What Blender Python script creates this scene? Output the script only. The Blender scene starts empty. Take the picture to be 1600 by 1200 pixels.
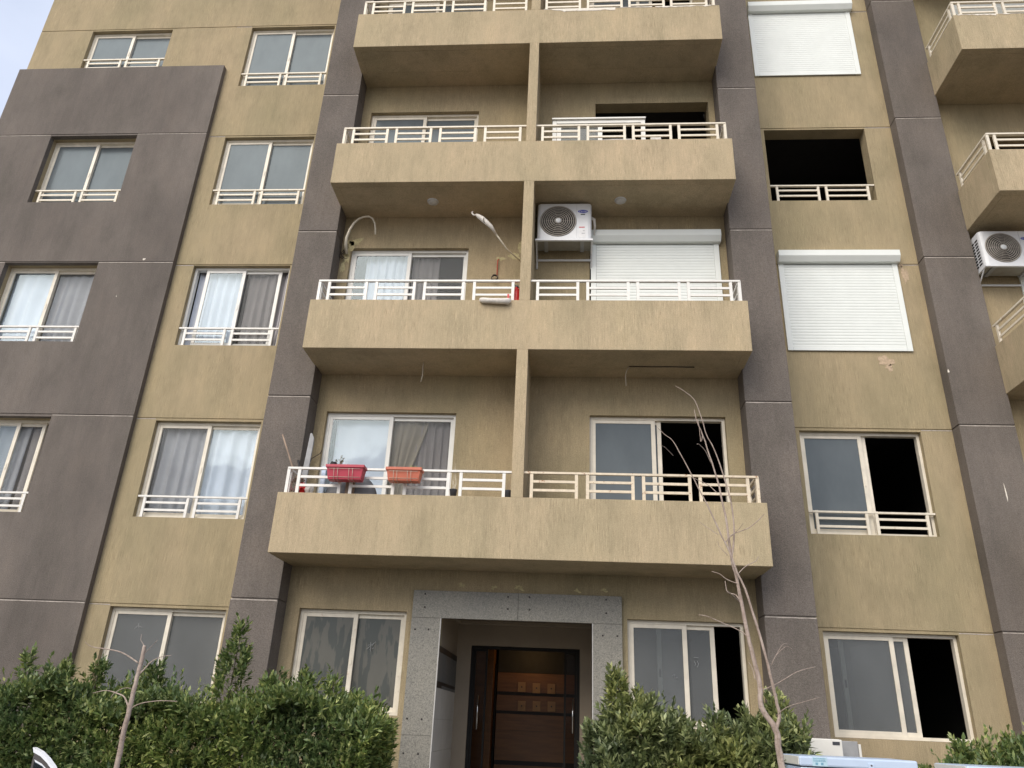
import bpy, math, random
import numpy as np
from mathutils import Matrix, Vector

scene = bpy.context.scene
random.seed(7)
rng = np.random.default_rng(7)
R = math.radians

# ---------------------------------------------------------------- camera
def cam_axes(yaw, pitch, roll):
    cy, sy, cp, sp = math.cos(yaw), math.sin(yaw), math.cos(pitch), math.sin(pitch)
    f = Vector((sy * cp, cy * cp, sp)); rt = Vector((cy, -sy, 0)); up = rt.cross(f)
    cr, sr = math.cos(roll), math.sin(roll)
    return cr * rt + sr * up, -sr * rt + cr * up, f
cr_, cu_, cf_ = cam_axes(-0.0827, 0.4168, 0.0448)
cam_data = bpy.data.cameras.new("camera")
cam = bpy.data.objects.new("camera", cam_data)
scene.collection.objects.link(cam)
cam.matrix_world = Matrix(((cr_.x, cu_.x, -cf_.x, -0.4796), (cr_.y, cu_.y, -cf_.y, -11.488),
                           (cr_.z, cu_.z, -cf_.z, 1.596), (0, 0, 0, 1)))
cam_data.sensor_width = 36
cam_data.lens = 1198.2 / 1600 * 36
cam_data.clip_start = 0.05
cam_data.clip_end = 3000
scene.camera = cam

# ---------------------------------------------------------------- sky and sun
SUN_EL, SUN_AZ = R(40), R(-26)          # azimuth measured from -Y (towards the street) to -X
world = bpy.data.worlds.new("World"); scene.world = world
world.use_nodes = True
wn, wl = world.node_tree.nodes, world.node_tree.links
wn.clear()
wo = wn.new('ShaderNodeOutputWorld'); bg = wn.new('ShaderNodeBackground')
sky = wn.new('ShaderNodeTexSky'); sky.sky_type = 'NISHITA'; sky.sun_disc = False
sky.sun_elevation = SUN_EL
sdir = Vector((math.sin(SUN_AZ) * math.cos(SUN_EL), -math.cos(SUN_AZ) * math.cos(SUN_EL), math.sin(SUN_EL)))
sky.sun_rotation = math.atan2(sdir.x, sdir.y)
sky.air_density = 1.0; sky.dust_density = 3.0; sky.ozone_density = 1.0
tc = wn.new('ShaderNodeTexCoord'); ns = wn.new('ShaderNodeTexNoise'); ns.inputs['Scale'].default_value = 2.2
ns.inputs['Detail'].default_value = 6
mp = wn.new('ShaderNodeMapping'); mp.inputs['Scale'].default_value = (1, 1, 2.5)
rp = wn.new('ShaderNodeMapRange'); rp.inputs[1].default_value = .35; rp.inputs[2].default_value = .7
rp.inputs[3].default_value = .55; rp.inputs[4].default_value = .92
mx = wn.new('ShaderNodeMix'); mx.data_type = 'RGBA'; mx.inputs[7].default_value = (4.45, 4.8, 5.7, 1)
wl.new(tc.outputs['Generated'], mp.inputs[0]); wl.new(mp.outputs[0], ns.inputs['Vector'])
wl.new(ns.outputs['Fac'], rp.inputs[0]); wl.new(rp.outputs[0], mx.inputs[0])
wl.new(sky.outputs[0], mx.inputs[6]); wl.new(mx.outputs[2], bg.inputs[0])
bg.inputs['Strength'].default_value = 0.095
wl.new(bg.outputs[0], wo.inputs[0])

sun_d = bpy.data.lights.new("sun", 'SUN'); sun_d.energy = 1.15; sun_d.angle = R(48)
sun_d.color = (1.0, 0.93, 0.82)
sun = bpy.data.objects.new("sun", sun_d); scene.collection.objects.link(sun)
sun.rotation_euler = (-sdir).to_track_quat('-Z', 'Y').to_euler()
sun.location = (0, -20, 30)

vs = scene.view_settings
vs.view_transform = 'Standard'; vs.look = 'None'; vs.gamma = 1; vs.use_curve_mapping = False
vs.exposure = 1.09

# ---------------------------------------------------------------- materials
MATS = {}
def nodes_of(name):
    m = bpy.data.materials.new(name); m.use_nodes = True
    nt = m.node_tree; b = nt.nodes['Principled BSDF']
    return m, nt, nt.nodes, nt.links, b
def mk_noise(N, L, src, scale, detail=4, rough=.55, mapping=None):
    n = N.new('ShaderNodeTexNoise'); n.inputs['Scale'].default_value = scale
    n.inputs['Detail'].default_value = detail; n.inputs['Roughness'].default_value = rough
    if mapping:
        mpn = N.new('ShaderNodeMapping'); mpn.inputs['Scale'].default_value = mapping
        L.new(src, mpn.inputs[0]); L.new(mpn.outputs[0], n.inputs['Vector'])
    else: L.new(src, n.inputs['Vector'])
    return n
def ramp(N, L, src, stops):
    r = N.new('ShaderNodeValToRGB'); e = r.color_ramp.elements
    while len(e) < len(stops): e.new(.5)
    for i, (p, c) in enumerate(stops):
        e[i].position = p; e[i].color = (*c, 1) if len(c) == 3 else c
    L.new(src, r.inputs[0]); return r
def mixc(N, L, a, b, fac, mode='MULTIPLY'):
    m = N.new('ShaderNodeMix'); m.data_type = 'RGBA'; m.blend_type = mode
    for s, v in ((m.inputs[6], a), (m.inputs[7], b), (m.inputs[0], fac)):
        if hasattr(v, 'links') or hasattr(v, 'is_linked'): L.new(v, s)
        elif isinstance(v, (int, float)): s.default_value = v
        else: s.default_value = (*v, 1)
    return m.outputs[2]

def stucco(name, base, alt, streak_amt, grain, bump, smear=(.78, .80, .80)):
    m, nt, N, L, b = nodes_of(name)
    g = N.new('ShaderNodeNewGeometry'); P = g.outputs['Position']
    big = mk_noise(N, L, P, .55, 5, .6, (1, 1, .6))
    r1 = ramp(N, L, big.outputs['Fac'], [(.32, base), (.68, alt)])
    blot = mk_noise(N, L, P, 2.3, 6, .65, (1, 1, .45))
    r2 = ramp(N, L, blot.outputs['Fac'], [(.3, (.84, .85, .84)), (.5, (1, 1, 1)), (.72, (1.12, 1.10, 1.08))])
    c = mixc(N, L, r1.outputs[0], r2.outputs[0], 1.0)
    # long rain streaks
    st = mk_noise(N, L, P, 1.0, 5, .65, (12, 12, .8))
    r3 = ramp(N, L, st.outputs['Fac'], [(.36, smear), (.55, (1, 1, 1))])
    c = mixc(N, L, c, r3.outputs[0], .32)
    # comb scratches
    sc = mk_noise(N, L, P, 1.0, 4, .7, (72, 72, 5))
    r4 = ramp(N, L, sc.outputs['Fac'], [(.30, (.48, .46, .42)), (.43, (.93, .93, .92)), (.56, (1, 1, 1)), (.68, (1.34, 1.34, 1.34))])
    pm = mk_noise(N, L, P, 1.5, 3, .6, (1, 1, .6))
    r7 = ramp(N, L, pm.outputs['Fac'], [(.34, (.25 * streak_amt,) * 3), (.62, (1.25 * streak_amt,) * 3)])
    c = mixc(N, L, c, r4.outputs[0], r7.outputs[0])
    gr = mk_noise(N, L, P, grain, 2, .7)
    r5 = ramp(N, L, gr.outputs['Fac'], [(.28, (.60, .59, .58)), (.5, (1, 1, 1)), (.72, (1.42, 1.42, 1.42))])
    c = mixc(N, L, c, r5.outputs[0], .75 if streak_amt < .4 else .45)
    # scattered pale scuffs
    sf = mk_noise(N, L, P, 7, 8, .8, (1.2, 1.2, .6))
    r6 = ramp(N, L, sf.outputs['Fac'], [(.70, (0, 0, 0)), (.78, (.35, .35, .35))])
    c = mixc(N, L, c, (.62, .55, .46), r6.outputs[0], 'MIX')
    L.new(c, b.inputs['Base Color']); b.inputs['Roughness'].default_value = .92
    b.inputs['Specular IOR Level'].default_value = .25
    ad = N.new('ShaderNodeMath'); ad.operation = 'MULTIPLY_ADD'
    L.new(sc.outputs['Fac'], ad.inputs[0]); ad.inputs[1].default_value = streak_amt * 1.6; L.new(gr.outputs['Fac'], ad.inputs[2])
    bp = N.new('ShaderNodeBump'); bp.inputs['Strength'].default_value = bump; bp.inputs['Distance'].default_value = .012
    L.new(ad.outputs[0], bp.inputs['Height']); L.new(bp.outputs[0], b.inputs['Normal'])
    MATS[name] = m
stucco('tan_stucco_dim', (.345, .290, .176), (.435, .345, .218), .62, 105, .7)  # walls: darker copy of the balcony tan, weaker light put into the colour
stucco('tan_stucco_bright', (.445, .368, .235), (.515, .408, .268), .62, 105, .7)  # balconies: the same tan kept brighter, as better lit
stucco('gray_stucco', (.136, .118, .104), (.198, .172, .150), .2, 85, .8, (.84, .84, .85))

def simple(name, col, rough=.5, metal=0, var=.12, vscale=8, bump=0, spec=.5, rust=0, **kw):
    m, nt, N, L, b = nodes_of(name)
    g = N.new('ShaderNodeNewGeometry'); P = g.outputs['Position']
    n = mk_noise(N, L, P, vscale, 5, .6)
    r = ramp(N, L, n.outputs['Fac'], [(.3, tuple(c * (1 - var) for c in col)), (.7, tuple(min(1, c * (1 + var * .6)) for c in col))])
    c = r.outputs[0]
    if rust:
        n2 = mk_noise(N, L, P, 11, 6, .7)
        r2 = ramp(N, L, n2.outputs['Fac'], [(.60, (0, 0, 0)), (.60 + .12 / rust, (1, 1, 1))])
        c = mixc(N, L, c, (.30, .13, .05), r2.outputs[0], 'MIX')
    L.new(c, b.inputs['Base Color']); b.inputs['Roughness'].default_value = rough
    b.inputs['Metallic'].default_value = metal; b.inputs['Specular IOR Level'].default_value = spec
    if bump:
        bp = N.new('ShaderNodeBump'); bp.inputs['Strength'].default_value = bump; bp.inputs['Distance'].default_value = .01
        L.new(n.outputs['Fac'], bp.inputs['Height']); L.new(bp.outputs[0], b.inputs['Normal'])
    MATS[name] = m; return m
simple('cream_paint', (.76, .69, .56), .45, var=.1, vscale=14, rust=.5)
simple('rusty_cream_paint', (.70, .60, .45), .5, var=.15, vscale=14, rust=1.6)
simple('white_paint', (.78, .76, .71), .4, var=.08, vscale=14)
simple('frame_cream', (.76, .70, .58), .4, var=.13, vscale=5)
simple('frame_white', (.76, .75, .70), .35, var=.08, vscale=5)
simple('frame_worn', (.74, .68, .56), .5, var=.12, vscale=9, rust=.35)
simple('shutter_white', (.80, .83, .79), .42, var=.04, vscale=3)
simple('ac_white', (.74, .75, .76), .35, var=.05)
simple('ac_gray', (.36, .37, .38), .5)
simple('dark_void', (.012, .012, .012), .8)
simple('grille_metal', (.34, .31, .27), .45, var=.2)
simple('bracket_paint', (.30, .29, .25), .5, var=.15)
simple('concrete_darkened', (.05, .048, .045), .95)  # near-black base holds the shade of rooms and lobby in its colour
simple('joint_mortar', (.46, .41, .36), .9, var=.3, vscale=20)
simple('granite_edge', (.50, .49, .46), .6)
simple('plaster_patch', (.55, .48, .27), .95, var=.25, vscale=25, bump=.6)
simple('plaster_pink', (.50, .38, .26), .95, var=.25, vscale=25, bump=.6)
simple('white_plaster', (.80, .74, .64), .9, var=.12, vscale=25, bump=.6)
simple('lamp_plastic', (.62, .60, .57), .4)
simple('pipe_plastic', (.66, .60, .48), .5, var=.2, vscale=30)
simple('cloth_white', (.70, .66, .60), .9, var=.18, vscale=18, bump=.5)
simple('red_plastic', (.44, .04, .07), .45, var=.12)
simple('orange_plastic', (.55, .15, .085), .5, var=.12)
simple('red_paint', (.60, .02, .02), .35)
simple('black_plastic', (.02, .02, .022), .5)
simple('charcoal', (.05, .052, .06), .55, var=.3)
simple('wire_red', (.55, .06, .03), .5)
simple('wire_dark', (.06, .045, .03), .6)
simple('wire_pale', (.50, .45, .36), .6)
simple('dish_gray', (.17, .175, .185), .5, var=.25, vscale=6)
simple('dish_pale', (.34, .34, .33), .5, var=.2)
simple('wood_stick', (.30, .22, .16), .8, var=.3)
simple('board_gray', (.33, .33, .33), .6, var=.2, vscale=6)
simple('hedge_stem', (.07, .06, .035), .9, var=.3)
simple('soil', (.06, .045, .03), .95, var=.4)
simple('asphalt', (.05, .05, .05), .9, var=.3, vscale=4, bump=.4)
simple('pavement', (.26, .235, .205), .9, var=.2, vscale=3, bump=.3)
simple('kerb_stone', (.34, .33, .30), .9, var=.2)
simple('dusty_ground', (.18, .153, .117), .95, var=.25, vscale=.2, bump=.3)
simple('line_paint', (.75, .75, .72), .8)
simple('tile_white', (.52, .50, .46), .6, var=.1, vscale=3)
simple('tile_gray', (.13, .135, .135), .6, var=.15, vscale=4)
simple('tile_dark', (.022, .016, .013), .6)
simple('niche_paint', (.30, .25, .19), .8, var=.1, vscale=2)
simple('door_black', (.012, .011, .010), .6, spec=.2)
simple('chrome', (.6, .6, .6), .2, metal=1)
simple('mailbox_wood', (.42, .24, .10), .5, var=.2)
simple('car_white', (.78, .80, .84), .2, var=.02)
simple('car_dark', (.02, .021, .023), .3)
simple('car_trim', (.07, .062, .058), .5)
simple('rubber', (.02, .02, .02), .8)
simple('headlamp', (.5, .5, .5), .1)
simple('taillamp', (.4, .01, .01), .2)
simple('freezer_blue', (.50, .60, .74), .35, var=.04)
simple('freezer_white', (.74, .72, .66), .4, var=.05)
simple('gap_dark', (.03, .03, .035), .7)
simple('logo_blue', (.03, .05, .42), .3)
simple('logo_white', (.85, .85, .85), .4)
simple('sticker_blue', (.16, .34, .45), .5)
simple('sticker_pale', (.45, .62, .70), .5)
simple('sticker_white', (.8, .8, .8), .5)
simple('sticker_red', (.62, .12, .13), .5)
simple('bolt_dark', (.07, .065, .06), .5, metal=.6)
simple('glass_mark', (.36, .37, .37), .8)
simple('trim_brown', (.16, .09, .05), .6)
simple('cactus', (.30, .33, .08), .7, var=.3, vscale=60)

# polished speckled granite
m, nt, N, L, b = nodes_of('granite')
P = N.new('ShaderNodeNewGeometry').outputs['Position']
vo = N.new('ShaderNodeTexVoronoi'); vo.inputs['Scale'].default_value = 120; L.new(P, vo.inputs['Vector'])
g1 = mk_noise(N, L, P, 60, 4, .8)
big = mk_noise(N, L, P, 1.4, 4, .6)
r = ramp(N, L, g1.outputs['Fac'], [(.32, (.08, .076, .065)), (.45, (.22, .21, .18)), (.56, (.275, .26, .222)), (.70, (.37, .35, .30))])
r2 = ramp(N, L, vo.outputs['Distance'], [(.12, (.55, .55, .55)), (.4, (1, 1, 1))])
r3 = ramp(N, L, big.outputs['Fac'], [(.3, (.84, .85, .87)), (.7, (1.08, 1.07, 1.04))])
c = mixc(N, L, r.outputs[0], r2.outputs[0], .8); c = mixc(N, L, c, r3.outputs[0], 1.)
L.new(c, b.inputs['Base Color']); b.inputs['Roughness'].default_value = .5
MATS['granite'] = m

# warm laminate wood
m, nt, N, L, b = nodes_of('lobby_wood')
P = N.new('ShaderNodeNewGeometry').outputs['Position']
n = mk_noise(N, L, P, 1.2, 6, .7, (2, 2, 22))
r = ramp(N, L, n.outputs['Fac'], [(.3, (.15, .06, .011)), (.7, (.26, .11, .025))])
L.new(r.outputs[0], b.inputs['Base Color']); b.inputs['Roughness'].default_value = .45
MATS['lobby_wood'] = m

def glass(name, tint, dust, dust_amt, gloss_amt, rough, gtint=(.85, .93, 1.0), smear=0, ior=1.5, spec=1.0):
    m, nt, N, L, b = nodes_of(name); N.remove(b)
    out = N['Material Output']
    P = N.new('ShaderNodeNewGeometry').outputs['Position']
    tr = N.new('ShaderNodeBsdfTransparent'); tr.inputs[0].default_value = (*tint, 1)
    df = N.new('ShaderNodeBsdfDiffuse')
    n = mk_noise(N, L, P, 1.3, 6, .6, (1.5, 1.5, .7))
    r = ramp(N, L, n.outputs['Fac'], [(.3, tuple(c * .86 for c in dust)), (.7, tuple(c * 1.12 for c in dust))])
    c = r.outputs[0]
    if smear:
        n2 = mk_noise(N, L, P, 3.2, 3, .5, (3.5, 1, .7))
        r2 = ramp(N, L, n2.outputs['Fac'], [(.47, (1, 1, 1)), (.52, (.62, .68, .72))])
        c = mixc(N, L, c, r2.outputs[0], smear)
    L.new(c, df.inputs[0])
    gl = N.new('ShaderNodeBsdfGlossy'); gl.inputs[0].default_value = (*gtint, 1); gl.inputs['Roughness'].default_value = rough
    wv = mk_noise(N, L, P, 1.6, 2, .5)
    bp = N.new('ShaderNodeBump'); bp.inputs['Strength'].default_value = .12; bp.inputs['Distance'].default_value = .03
    L.new(wv.outputs['Fac'], bp.inputs['Height']); L.new(bp.outputs[0], gl.inputs['Normal'])
    m1 = N.new('ShaderNodeMixShader'); m1.inputs[0].default_value = dust_amt
    L.new(tr.outputs[0], m1.inputs[1]); L.new(df.outputs[0], m1.inputs[2])
    fr = N.new('ShaderNodeFresnel'); fr.inputs[0].default_value = ior
    ma = N.new('ShaderNodeMath'); ma.operation = 'ADD'; ma.inputs[1].default_value = gloss_amt; ma.use_clamp = True
    L.new(fr.outputs[0], ma.inputs[0])
    bf = N.new('ShaderNodeMath'); bf.operation = 'SUBTRACT'; bf.inputs[0].default_value = 1
    L.new(N.new('ShaderNodeNewGeometry').outputs['Backfacing'], bf.inputs[1])
    mb_ = N.new('ShaderNodeMath'); mb_.operation = 'MULTIPLY'; L.new(ma.outputs[0], mb_.inputs[0]); L.new(bf.outputs[0], mb_.inputs[1]); ma = mb_
    mc_ = N.new('ShaderNodeMath'); mc_.operation = 'MULTIPLY'; L.new(ma.outputs[0], mc_.inputs[0]); mc_.inputs[1].default_value = spec; ma = mc_
    m2 = N.new('ShaderNodeMixShader'); L.new(ma.outputs[0], m2.inputs[0])
    L.new(m1.outputs[0], m2.inputs[1]); L.new(gl.outputs[0], m2.inputs[2])
    L.new(m2.outputs[0], out.inputs[0]); MATS[name] = m
glass('dusty_sky_glass', (.8, .85, .88), (.155, .175, .185), .82, .04, .2, (.75, .9, 1.0), spec=.26)  # dust film whose blue-grey diffuse colour also carries the reflected sky
glass('dusty_sky_glass_low', (.8, .85, .88), (.215, .22, .215), .46, .015, .2, (.9, .95, 1.0), spec=.4)  # same film and sky tone, thinner for the lower panes
glass('smeared_glass', (.8, .85, .88), (.15, .145, .125), .85, .015, .2, (.8, .9, 1.0), 1.0, spec=.4)
glass('clear_glass', (.97, .985, .99), (.6, .7, .75), .05, .05, .05, (.80, .93, 1.0), spec=.7)
glass('screen_glass', (.93, .93, .92), (.24, .23, .22), .13, .0, .1, spec=.3)
glass('door_glass', (.75, .70, .66), (.05, .05, .05), .03, .0, .03, ior=1.12)
glass('car_glass', (.25, .28, .28), (.02, .03, .03), .2, .05, .03)

def fabric(name, col, trans):
    m, nt, N, L, b = nodes_of(name)
    P = N.new('ShaderNodeNewGeometry').outputs['Position']
    n = mk_noise(N, L, P, 3, 4, .6)
    r = ramp(N, L, n.outputs['Fac'], [(.3, tuple(c * .85 for c in col)), (.7, col)])
    df = N.new('ShaderNodeBsdfDiffuse'); tl = N.new('ShaderNodeBsdfTranslucent')
    L.new(r.outputs[0], df.inputs[0]); L.new(r.outputs[0], tl.inputs[0])
    mxx = N.new('ShaderNodeMixShader'); mxx.inputs[0].default_value = trans
    L.new(df.outputs[0], mxx.inputs[1]); L.new(tl.outputs[0], mxx.inputs[2])
    N.remove(b); L.new(mxx.outputs[0], N['Material Output'].inputs[0]); MATS[name] = m
fabric('curtain_white', (.66, .70, .78), .15)
fabric('curtain_gray', (.46, .44, .45), .12)
fabric('curtain_taupe', (.50, .46, .38), .1)

def leafmat(name, dark, light, tip):
    m, nt, N, L, b = nodes_of(name)
    g = N.new('ShaderNodeNewGeometry')
    r = ramp(N, L, g.outputs['Random Per Island'], [(0, dark), (.6, light), (.93, tip), (1, tuple(c * 1.3 for c in tip))])
    n = mk_noise(N, L, g.outputs['Position'], 1.6, 3, .6)
    r2 = ramp(N, L, n.outputs['Fac'], [(.35, (.66, .72, .75)), (.68, (1.3, 1.22, .85))])
    c = mixc(N, L, r.outputs[0], r2.outputs[0], 1.0)
    L.new(c, b.inputs['Base Color']); b.inputs['Roughness'].default_value = .38
    b.inputs['Specular IOR Level'].default_value = .45
    tl = N.new('ShaderNodeBsdfTranslucent'); L.new(c, tl.inputs[0])
    mxx = N.new('ShaderNodeMixShader'); mxx.inputs[0].default_value = .22
    L.new(b.outputs[0], mxx.inputs[1]); L.new(tl.outputs[0], mxx.inputs[2])
    L.new(mxx.outputs[0], N['Material Output'].inputs[0]); MATS[name] = m
leafmat('hedge_leaf', (.070, .112, .042), (.155, .22, .075), (.34, .38, .16))
leafmat('olive_leaf', (.095, .125, .058), (.195, .235, .10), (.38, .41, .21))
leafmat('pot_leaf', (.03, .035, .02), (.05, .06, .03), (.1, .09, .05))

# bark
m, nt, N, L, b = nodes_of('bark')
P = N.new('ShaderNodeNewGeometry').outputs['Position']
n = mk_noise(N, L, P, 6, 6, .7, (5, 5, 1)); n2 = mk_noise(N, L, P, 1.0, 3, .5, (30, 30, 60))
r = ramp(N, L, n.outputs['Fac'], [(.3, (.24, .18, .145)), (.5, (.38, .30, .25)), (.72, (.50, .42, .355))])
r2 = ramp(N, L, n2.outputs['Fac'], [(.3, (.7, .68, .65)), (.5, (1, 1, 1))])
L.new(mixc(N, L, r.outputs[0], r2.outputs[0], .8), b.inputs['Base Color']); b.inputs['Roughness'].default_value = .85
bp = N.new('ShaderNodeBump'); bp.inputs['Strength'].default_value = .5; bp.inputs['Distance'].default_value = .006
L.new(n.outputs['Fac'], bp.inputs['Height']); L.new(bp.outputs[0], b.inputs['Normal'])
MATS['bark'] = m

# warm lamp
m, nt, N, L, b = nodes_of('warm_lamp')
b.inputs['Emission Color'].default_value = (1, .62, .25, 1); b.inputs['Emission Strength'].default_value = .8
MATS['warm_lamp'] = m

# ---------------------------------------------------------------- helpers
WORLD = {}
class MB:
    def __init__(s): s.v = []; s.f = []
    def box(s, x0, x1, y0, y1, z0, z1):
        n = len(s.v)
        s.v += [(x0, y0, z0), (x1, y0, z0), (x1, y1, z0), (x0, y1, z0), (x0, y0, z1), (x1, y0, z1), (x1, y1, z1), (x0, y1, z1)]
        s.f += [tuple(n + i for i in q) for q in ((0, 3, 2, 1), (4, 5, 6, 7), (0, 1, 5, 4), (1, 2, 6, 5), (2, 3, 7, 6), (3, 0, 4, 7))]
        return s
    def quad(s, *p):
        n = len(s.v); s.v += [tuple(q) for q in p]; s.f.append(tuple(range(n, n + len(p)))); return s
    def prism(s, prof, axis, a, b):
        """extrude a 2-D outline between a and b along axis x / y / z"""
        n = len(s.v); k = len(prof)
        def pt(p, t): return {'x': (t, p[0], p[1]), 'y': (p[0], t, p[1]), 'z': (p[0], p[1], t)}[axis]
        s.v += [pt(p, a) for p in prof] + [pt(p, b) for p in prof]
        s.f += [tuple(n + i for i in range(k)), tuple(n + k + i for i in reversed(range(k)))]
        s.f += [(n + (i + 1) % k, n + i, n + k + i, n + k + (i + 1) % k) for i in range(k)]
        return s
    def tube(s, pts, rad, n=8, cap=True):
        pts = [Vector(p) for p in pts]; rad = [rad] * len(pts) if isinstance(rad, (int, float)) else rad
        base = len(s.v); ref = None
        for i, p in enumerate(pts):
            d = (pts[min(i + 1, len(pts) - 1)] - pts[max(i - 1, 0)]).normalized()
            if ref is None: ref = d.orthogonal().normalized()
            ref = (ref - d * ref.dot(d)).normalized(); w = d.cross(ref)
            for k in range(n):
                a = 2 * math.pi * k / n
                s.v.append(tuple(p + (ref * math.cos(a) + w * math.sin(a)) * rad[i]))
        for i in range(len(pts) - 1):
            for k in range(n):
                a, b2 = base + i * n + k, base + i * n + (k + 1) % n
                s.f.append((a, b2, b2 + n, a + n))
        if cap:
            s.f.append(tuple(base + k for k in reversed(range(n))))
            s.f.append(tuple(base + (len(pts) - 1) * n + k for k in range(n)))
        return s
    def lathe(s, prof, c, axis='z', n=24):
        """profile of (radius, height) revolved about an axis through c"""
        base = len(s.v)
        for (r_, h) in prof:
            for k in range(n):
                a = 2 * math.pi * k / n; u, w = r_ * math.cos(a), r_ * math.sin(a)
                o = {'z': (u, w, h), 'y': (u, h, w), 'x': (h, u, w)}[axis]
                s.v.append((c[0] + o[0], c[1] + o[1], c[2] + o[2]))
        for i in range(len(prof) - 1):
            for k in range(n):
                a, b2 = base + i * n + k, base + i * n + (k + 1) % n
                s.f.append((a, b2, b2 + n, a + n) if axis != 'y' else (b2, a, a + n, b2 + n))
        return s
    def mesh(s, name, loc=(0, 0, 0)):
        me = bpy.data.meshes.new(name)
        me.from_pydata([(x - loc[0], y - loc[1], z - loc[2]) for x, y, z in s.v], [], s.f); me.update()
        return me
    def build(s, name, mat, parent=None, loc=None, smooth=False, bevel=0):
        loc = loc if loc is not None else (WORLD.get(parent.name, (0, 0, 0)) if parent else (0, 0, 0))
        me = s.mesh(name, loc)
        if isinstance(mat, str): mat = MATS[mat]
        me.materials.append(mat)
        if smooth:
            me.polygons.foreach_set('use_smooth', [True] * len(me.polygons))
        return link(name, me, parent, loc, bevel)
def link(name, me, parent=None, loc=(0, 0, 0), bevel=0):
    o = bpy.data.objects.new(name, me); scene.collection.objects.link(o)
    pl = WORLD.get(parent.name, (0, 0, 0)) if parent else (0, 0, 0)
    if parent: o.parent = parent
    o.location = (loc[0] - pl[0], loc[1] - pl[1], loc[2] - pl[2]); WORLD[o.name] = tuple(loc)
    if bevel:
        bv = o.modifiers.new('bevel', 'BEVEL'); bv.width = bevel; bv.segments = 2; bv.limit_method = 'ANGLE'
    return o
def empty(name, loc=(0, 0, 0)):
    o = bpy.data.objects.new(name, None); scene.collection.objects.link(o); o.location = loc
    o.empty_display_size = .2; WORLD[o.name] = tuple(loc); return o
def tag(o, label=None, cat=None, group=None, kind=None):
    if label: o['label'] = label
    if cat: o['category'] = cat
    if group: o['group'] = group
    if kind: o['kind'] = kind
    return o
def text_mesh(txt, size, extrude=.0006, shear=0):
    cu = bpy.data.curves.new('lettering', 'FONT'); cu.body = txt; cu.size = size; cu.extrude = extrude
    cu.align_x = 'CENTER'; cu.align_y = 'CENTER'; cu.shear = shear; cu.resolution_u = 3
    ob = bpy.data.objects.new('lettering', cu); scene.collection.objects.link(ob)
    bpy.context.view_layer.update()
    me = bpy.data.meshes.new_from_object(ob.evaluated_get(bpy.context.evaluated_depsgraph_get()))
    bpy.data.objects.remove(ob); return me

# relief wall: a grid of cells at different depths, holes with reveals
def relief_wall(x0, x1, z0, z1, yf, thick, holes, grooves, gd=.012, gh=.018):
    xs = sorted({x0, x1, *[h[i] for h in holes for i in (0, 1)]})
    zs = {z0, z1, *[h[i] for h in holes for i in (2, 3)]}
    for g in grooves:
        zs |= {g, g + gh}
    zs = sorted(z for z in zs if z0 <= z <= z1); xs = [x for x in xs if x0 <= x <= x1]
    def depth(i, j):
        if i < 0 or j < 0 or i >= len(xs) - 1 or j >= len(zs) - 1: return None
        cx, cz = (xs[i] + xs[i + 1]) / 2, (zs[j] + zs[j + 1]) / 2
        for h in holes:
            if h[0] < cx < h[1] and h[2] < cz < h[3]: return thick
        for g in grooves:
            if g < cz < g + gh: return gd
        return 0
    mb = MB()
    for i in range(len(xs) - 1):
        for j in range(len(zs) - 1):
            d = depth(i, j); a, b_, c_, e = xs[i], xs[i + 1], zs[j], zs[j + 1]
            if d < thick:
                mb.quad((a, yf + d, c_), (b_, yf + d, c_), (b_, yf + d, e), (a, yf + d, e))
                mb.quad((b_, yf + thick, c_), (a, yf + thick, c_), (a, yf + thick, e), (b_, yf + thick, e))
            for di, dj, p, q in ((1, 0, (b_, c_), (b_, e)), (0, 1, (b_, e), (a, e))):
                d2 = depth(i + di, j + dj)
                if d2 is not None and d2 != d:
                    mb.quad((p[0], yf + d, p[1]), (q[0], yf + d, q[1]), (q[0], yf + d2, q[1]), (p[0], yf + d2, p[1]))
            for ii, jj, p, q in ((-1, 0, (a, c_), (a, e)), (0, -1, (a, c_), (b_, c_)), (1, 0, (b_, c_), (b_, e)), (0, 1, (a, e), (b_, e))):
                if depth(i + ii, j + jj) is None and d < thick:
                    mb.quad((p[0], yf + d, p[1]), (q[0], yf + d, q[1]), (q[0], yf + thick, q[1]), (p[0], yf + thick, p[1]))
    return mb
def stacked(x0, x1, y0, y1, z0, z1, grooves, gd=.012, gh=.018):
    mb = MB(); z = z0
    for g in sorted(grooves):
        if z0 < g < z1:
            mb.box(x0, x1, y0, y1, z, g); mb.box(x0 + gd, x1 - gd, y0 + gd, y1, g, g + gh); z = g + gh
    return mb.box(x0, x1, y0, y1, z, z1)

# ================================================================ SETTING
TOP = 18.7
GR = [3.0, 6.0, 9.0, 12.0, 15.0, 18.0]
o = MB().box(-600, 600, -600, 600, -.5, -.02).build('ground', 'dusty_ground'); tag(o, kind='structure')
o = MB().box(-60, 60, -12.8, -6.2, -.02, .0).build('road', 'asphalt'); tag(o, kind='structure')
o = MB().box(-60, 60, -5.95, .4, -.02, .13).build('pavement', 'pavement'); tag(o, kind='structure')
o = MB().box(-60, 60, -15.5, -12.95, -.02, .13).build('pavement', 'pavement'); tag(o, kind='structure')
kerb = empty('kerb', (0, -6, 0)); tag(kerb, kind='structure')
km = MB().box(-.49, .49, -.12, .12, -.02, .15).mesh('kerb_stone'); km.materials.append(MATS['kerb_stone'])
for i in range(40): link('kerb_stone', km, kerb, (-20 + i, -6.07, 0))

# ================================================================ BUILDING
bld = empty('apartment_building', (0, 0, 0))
tag(bld, 'tan and grey stucco apartment building with rows of balconies and sliding windows', 'building')

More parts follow.
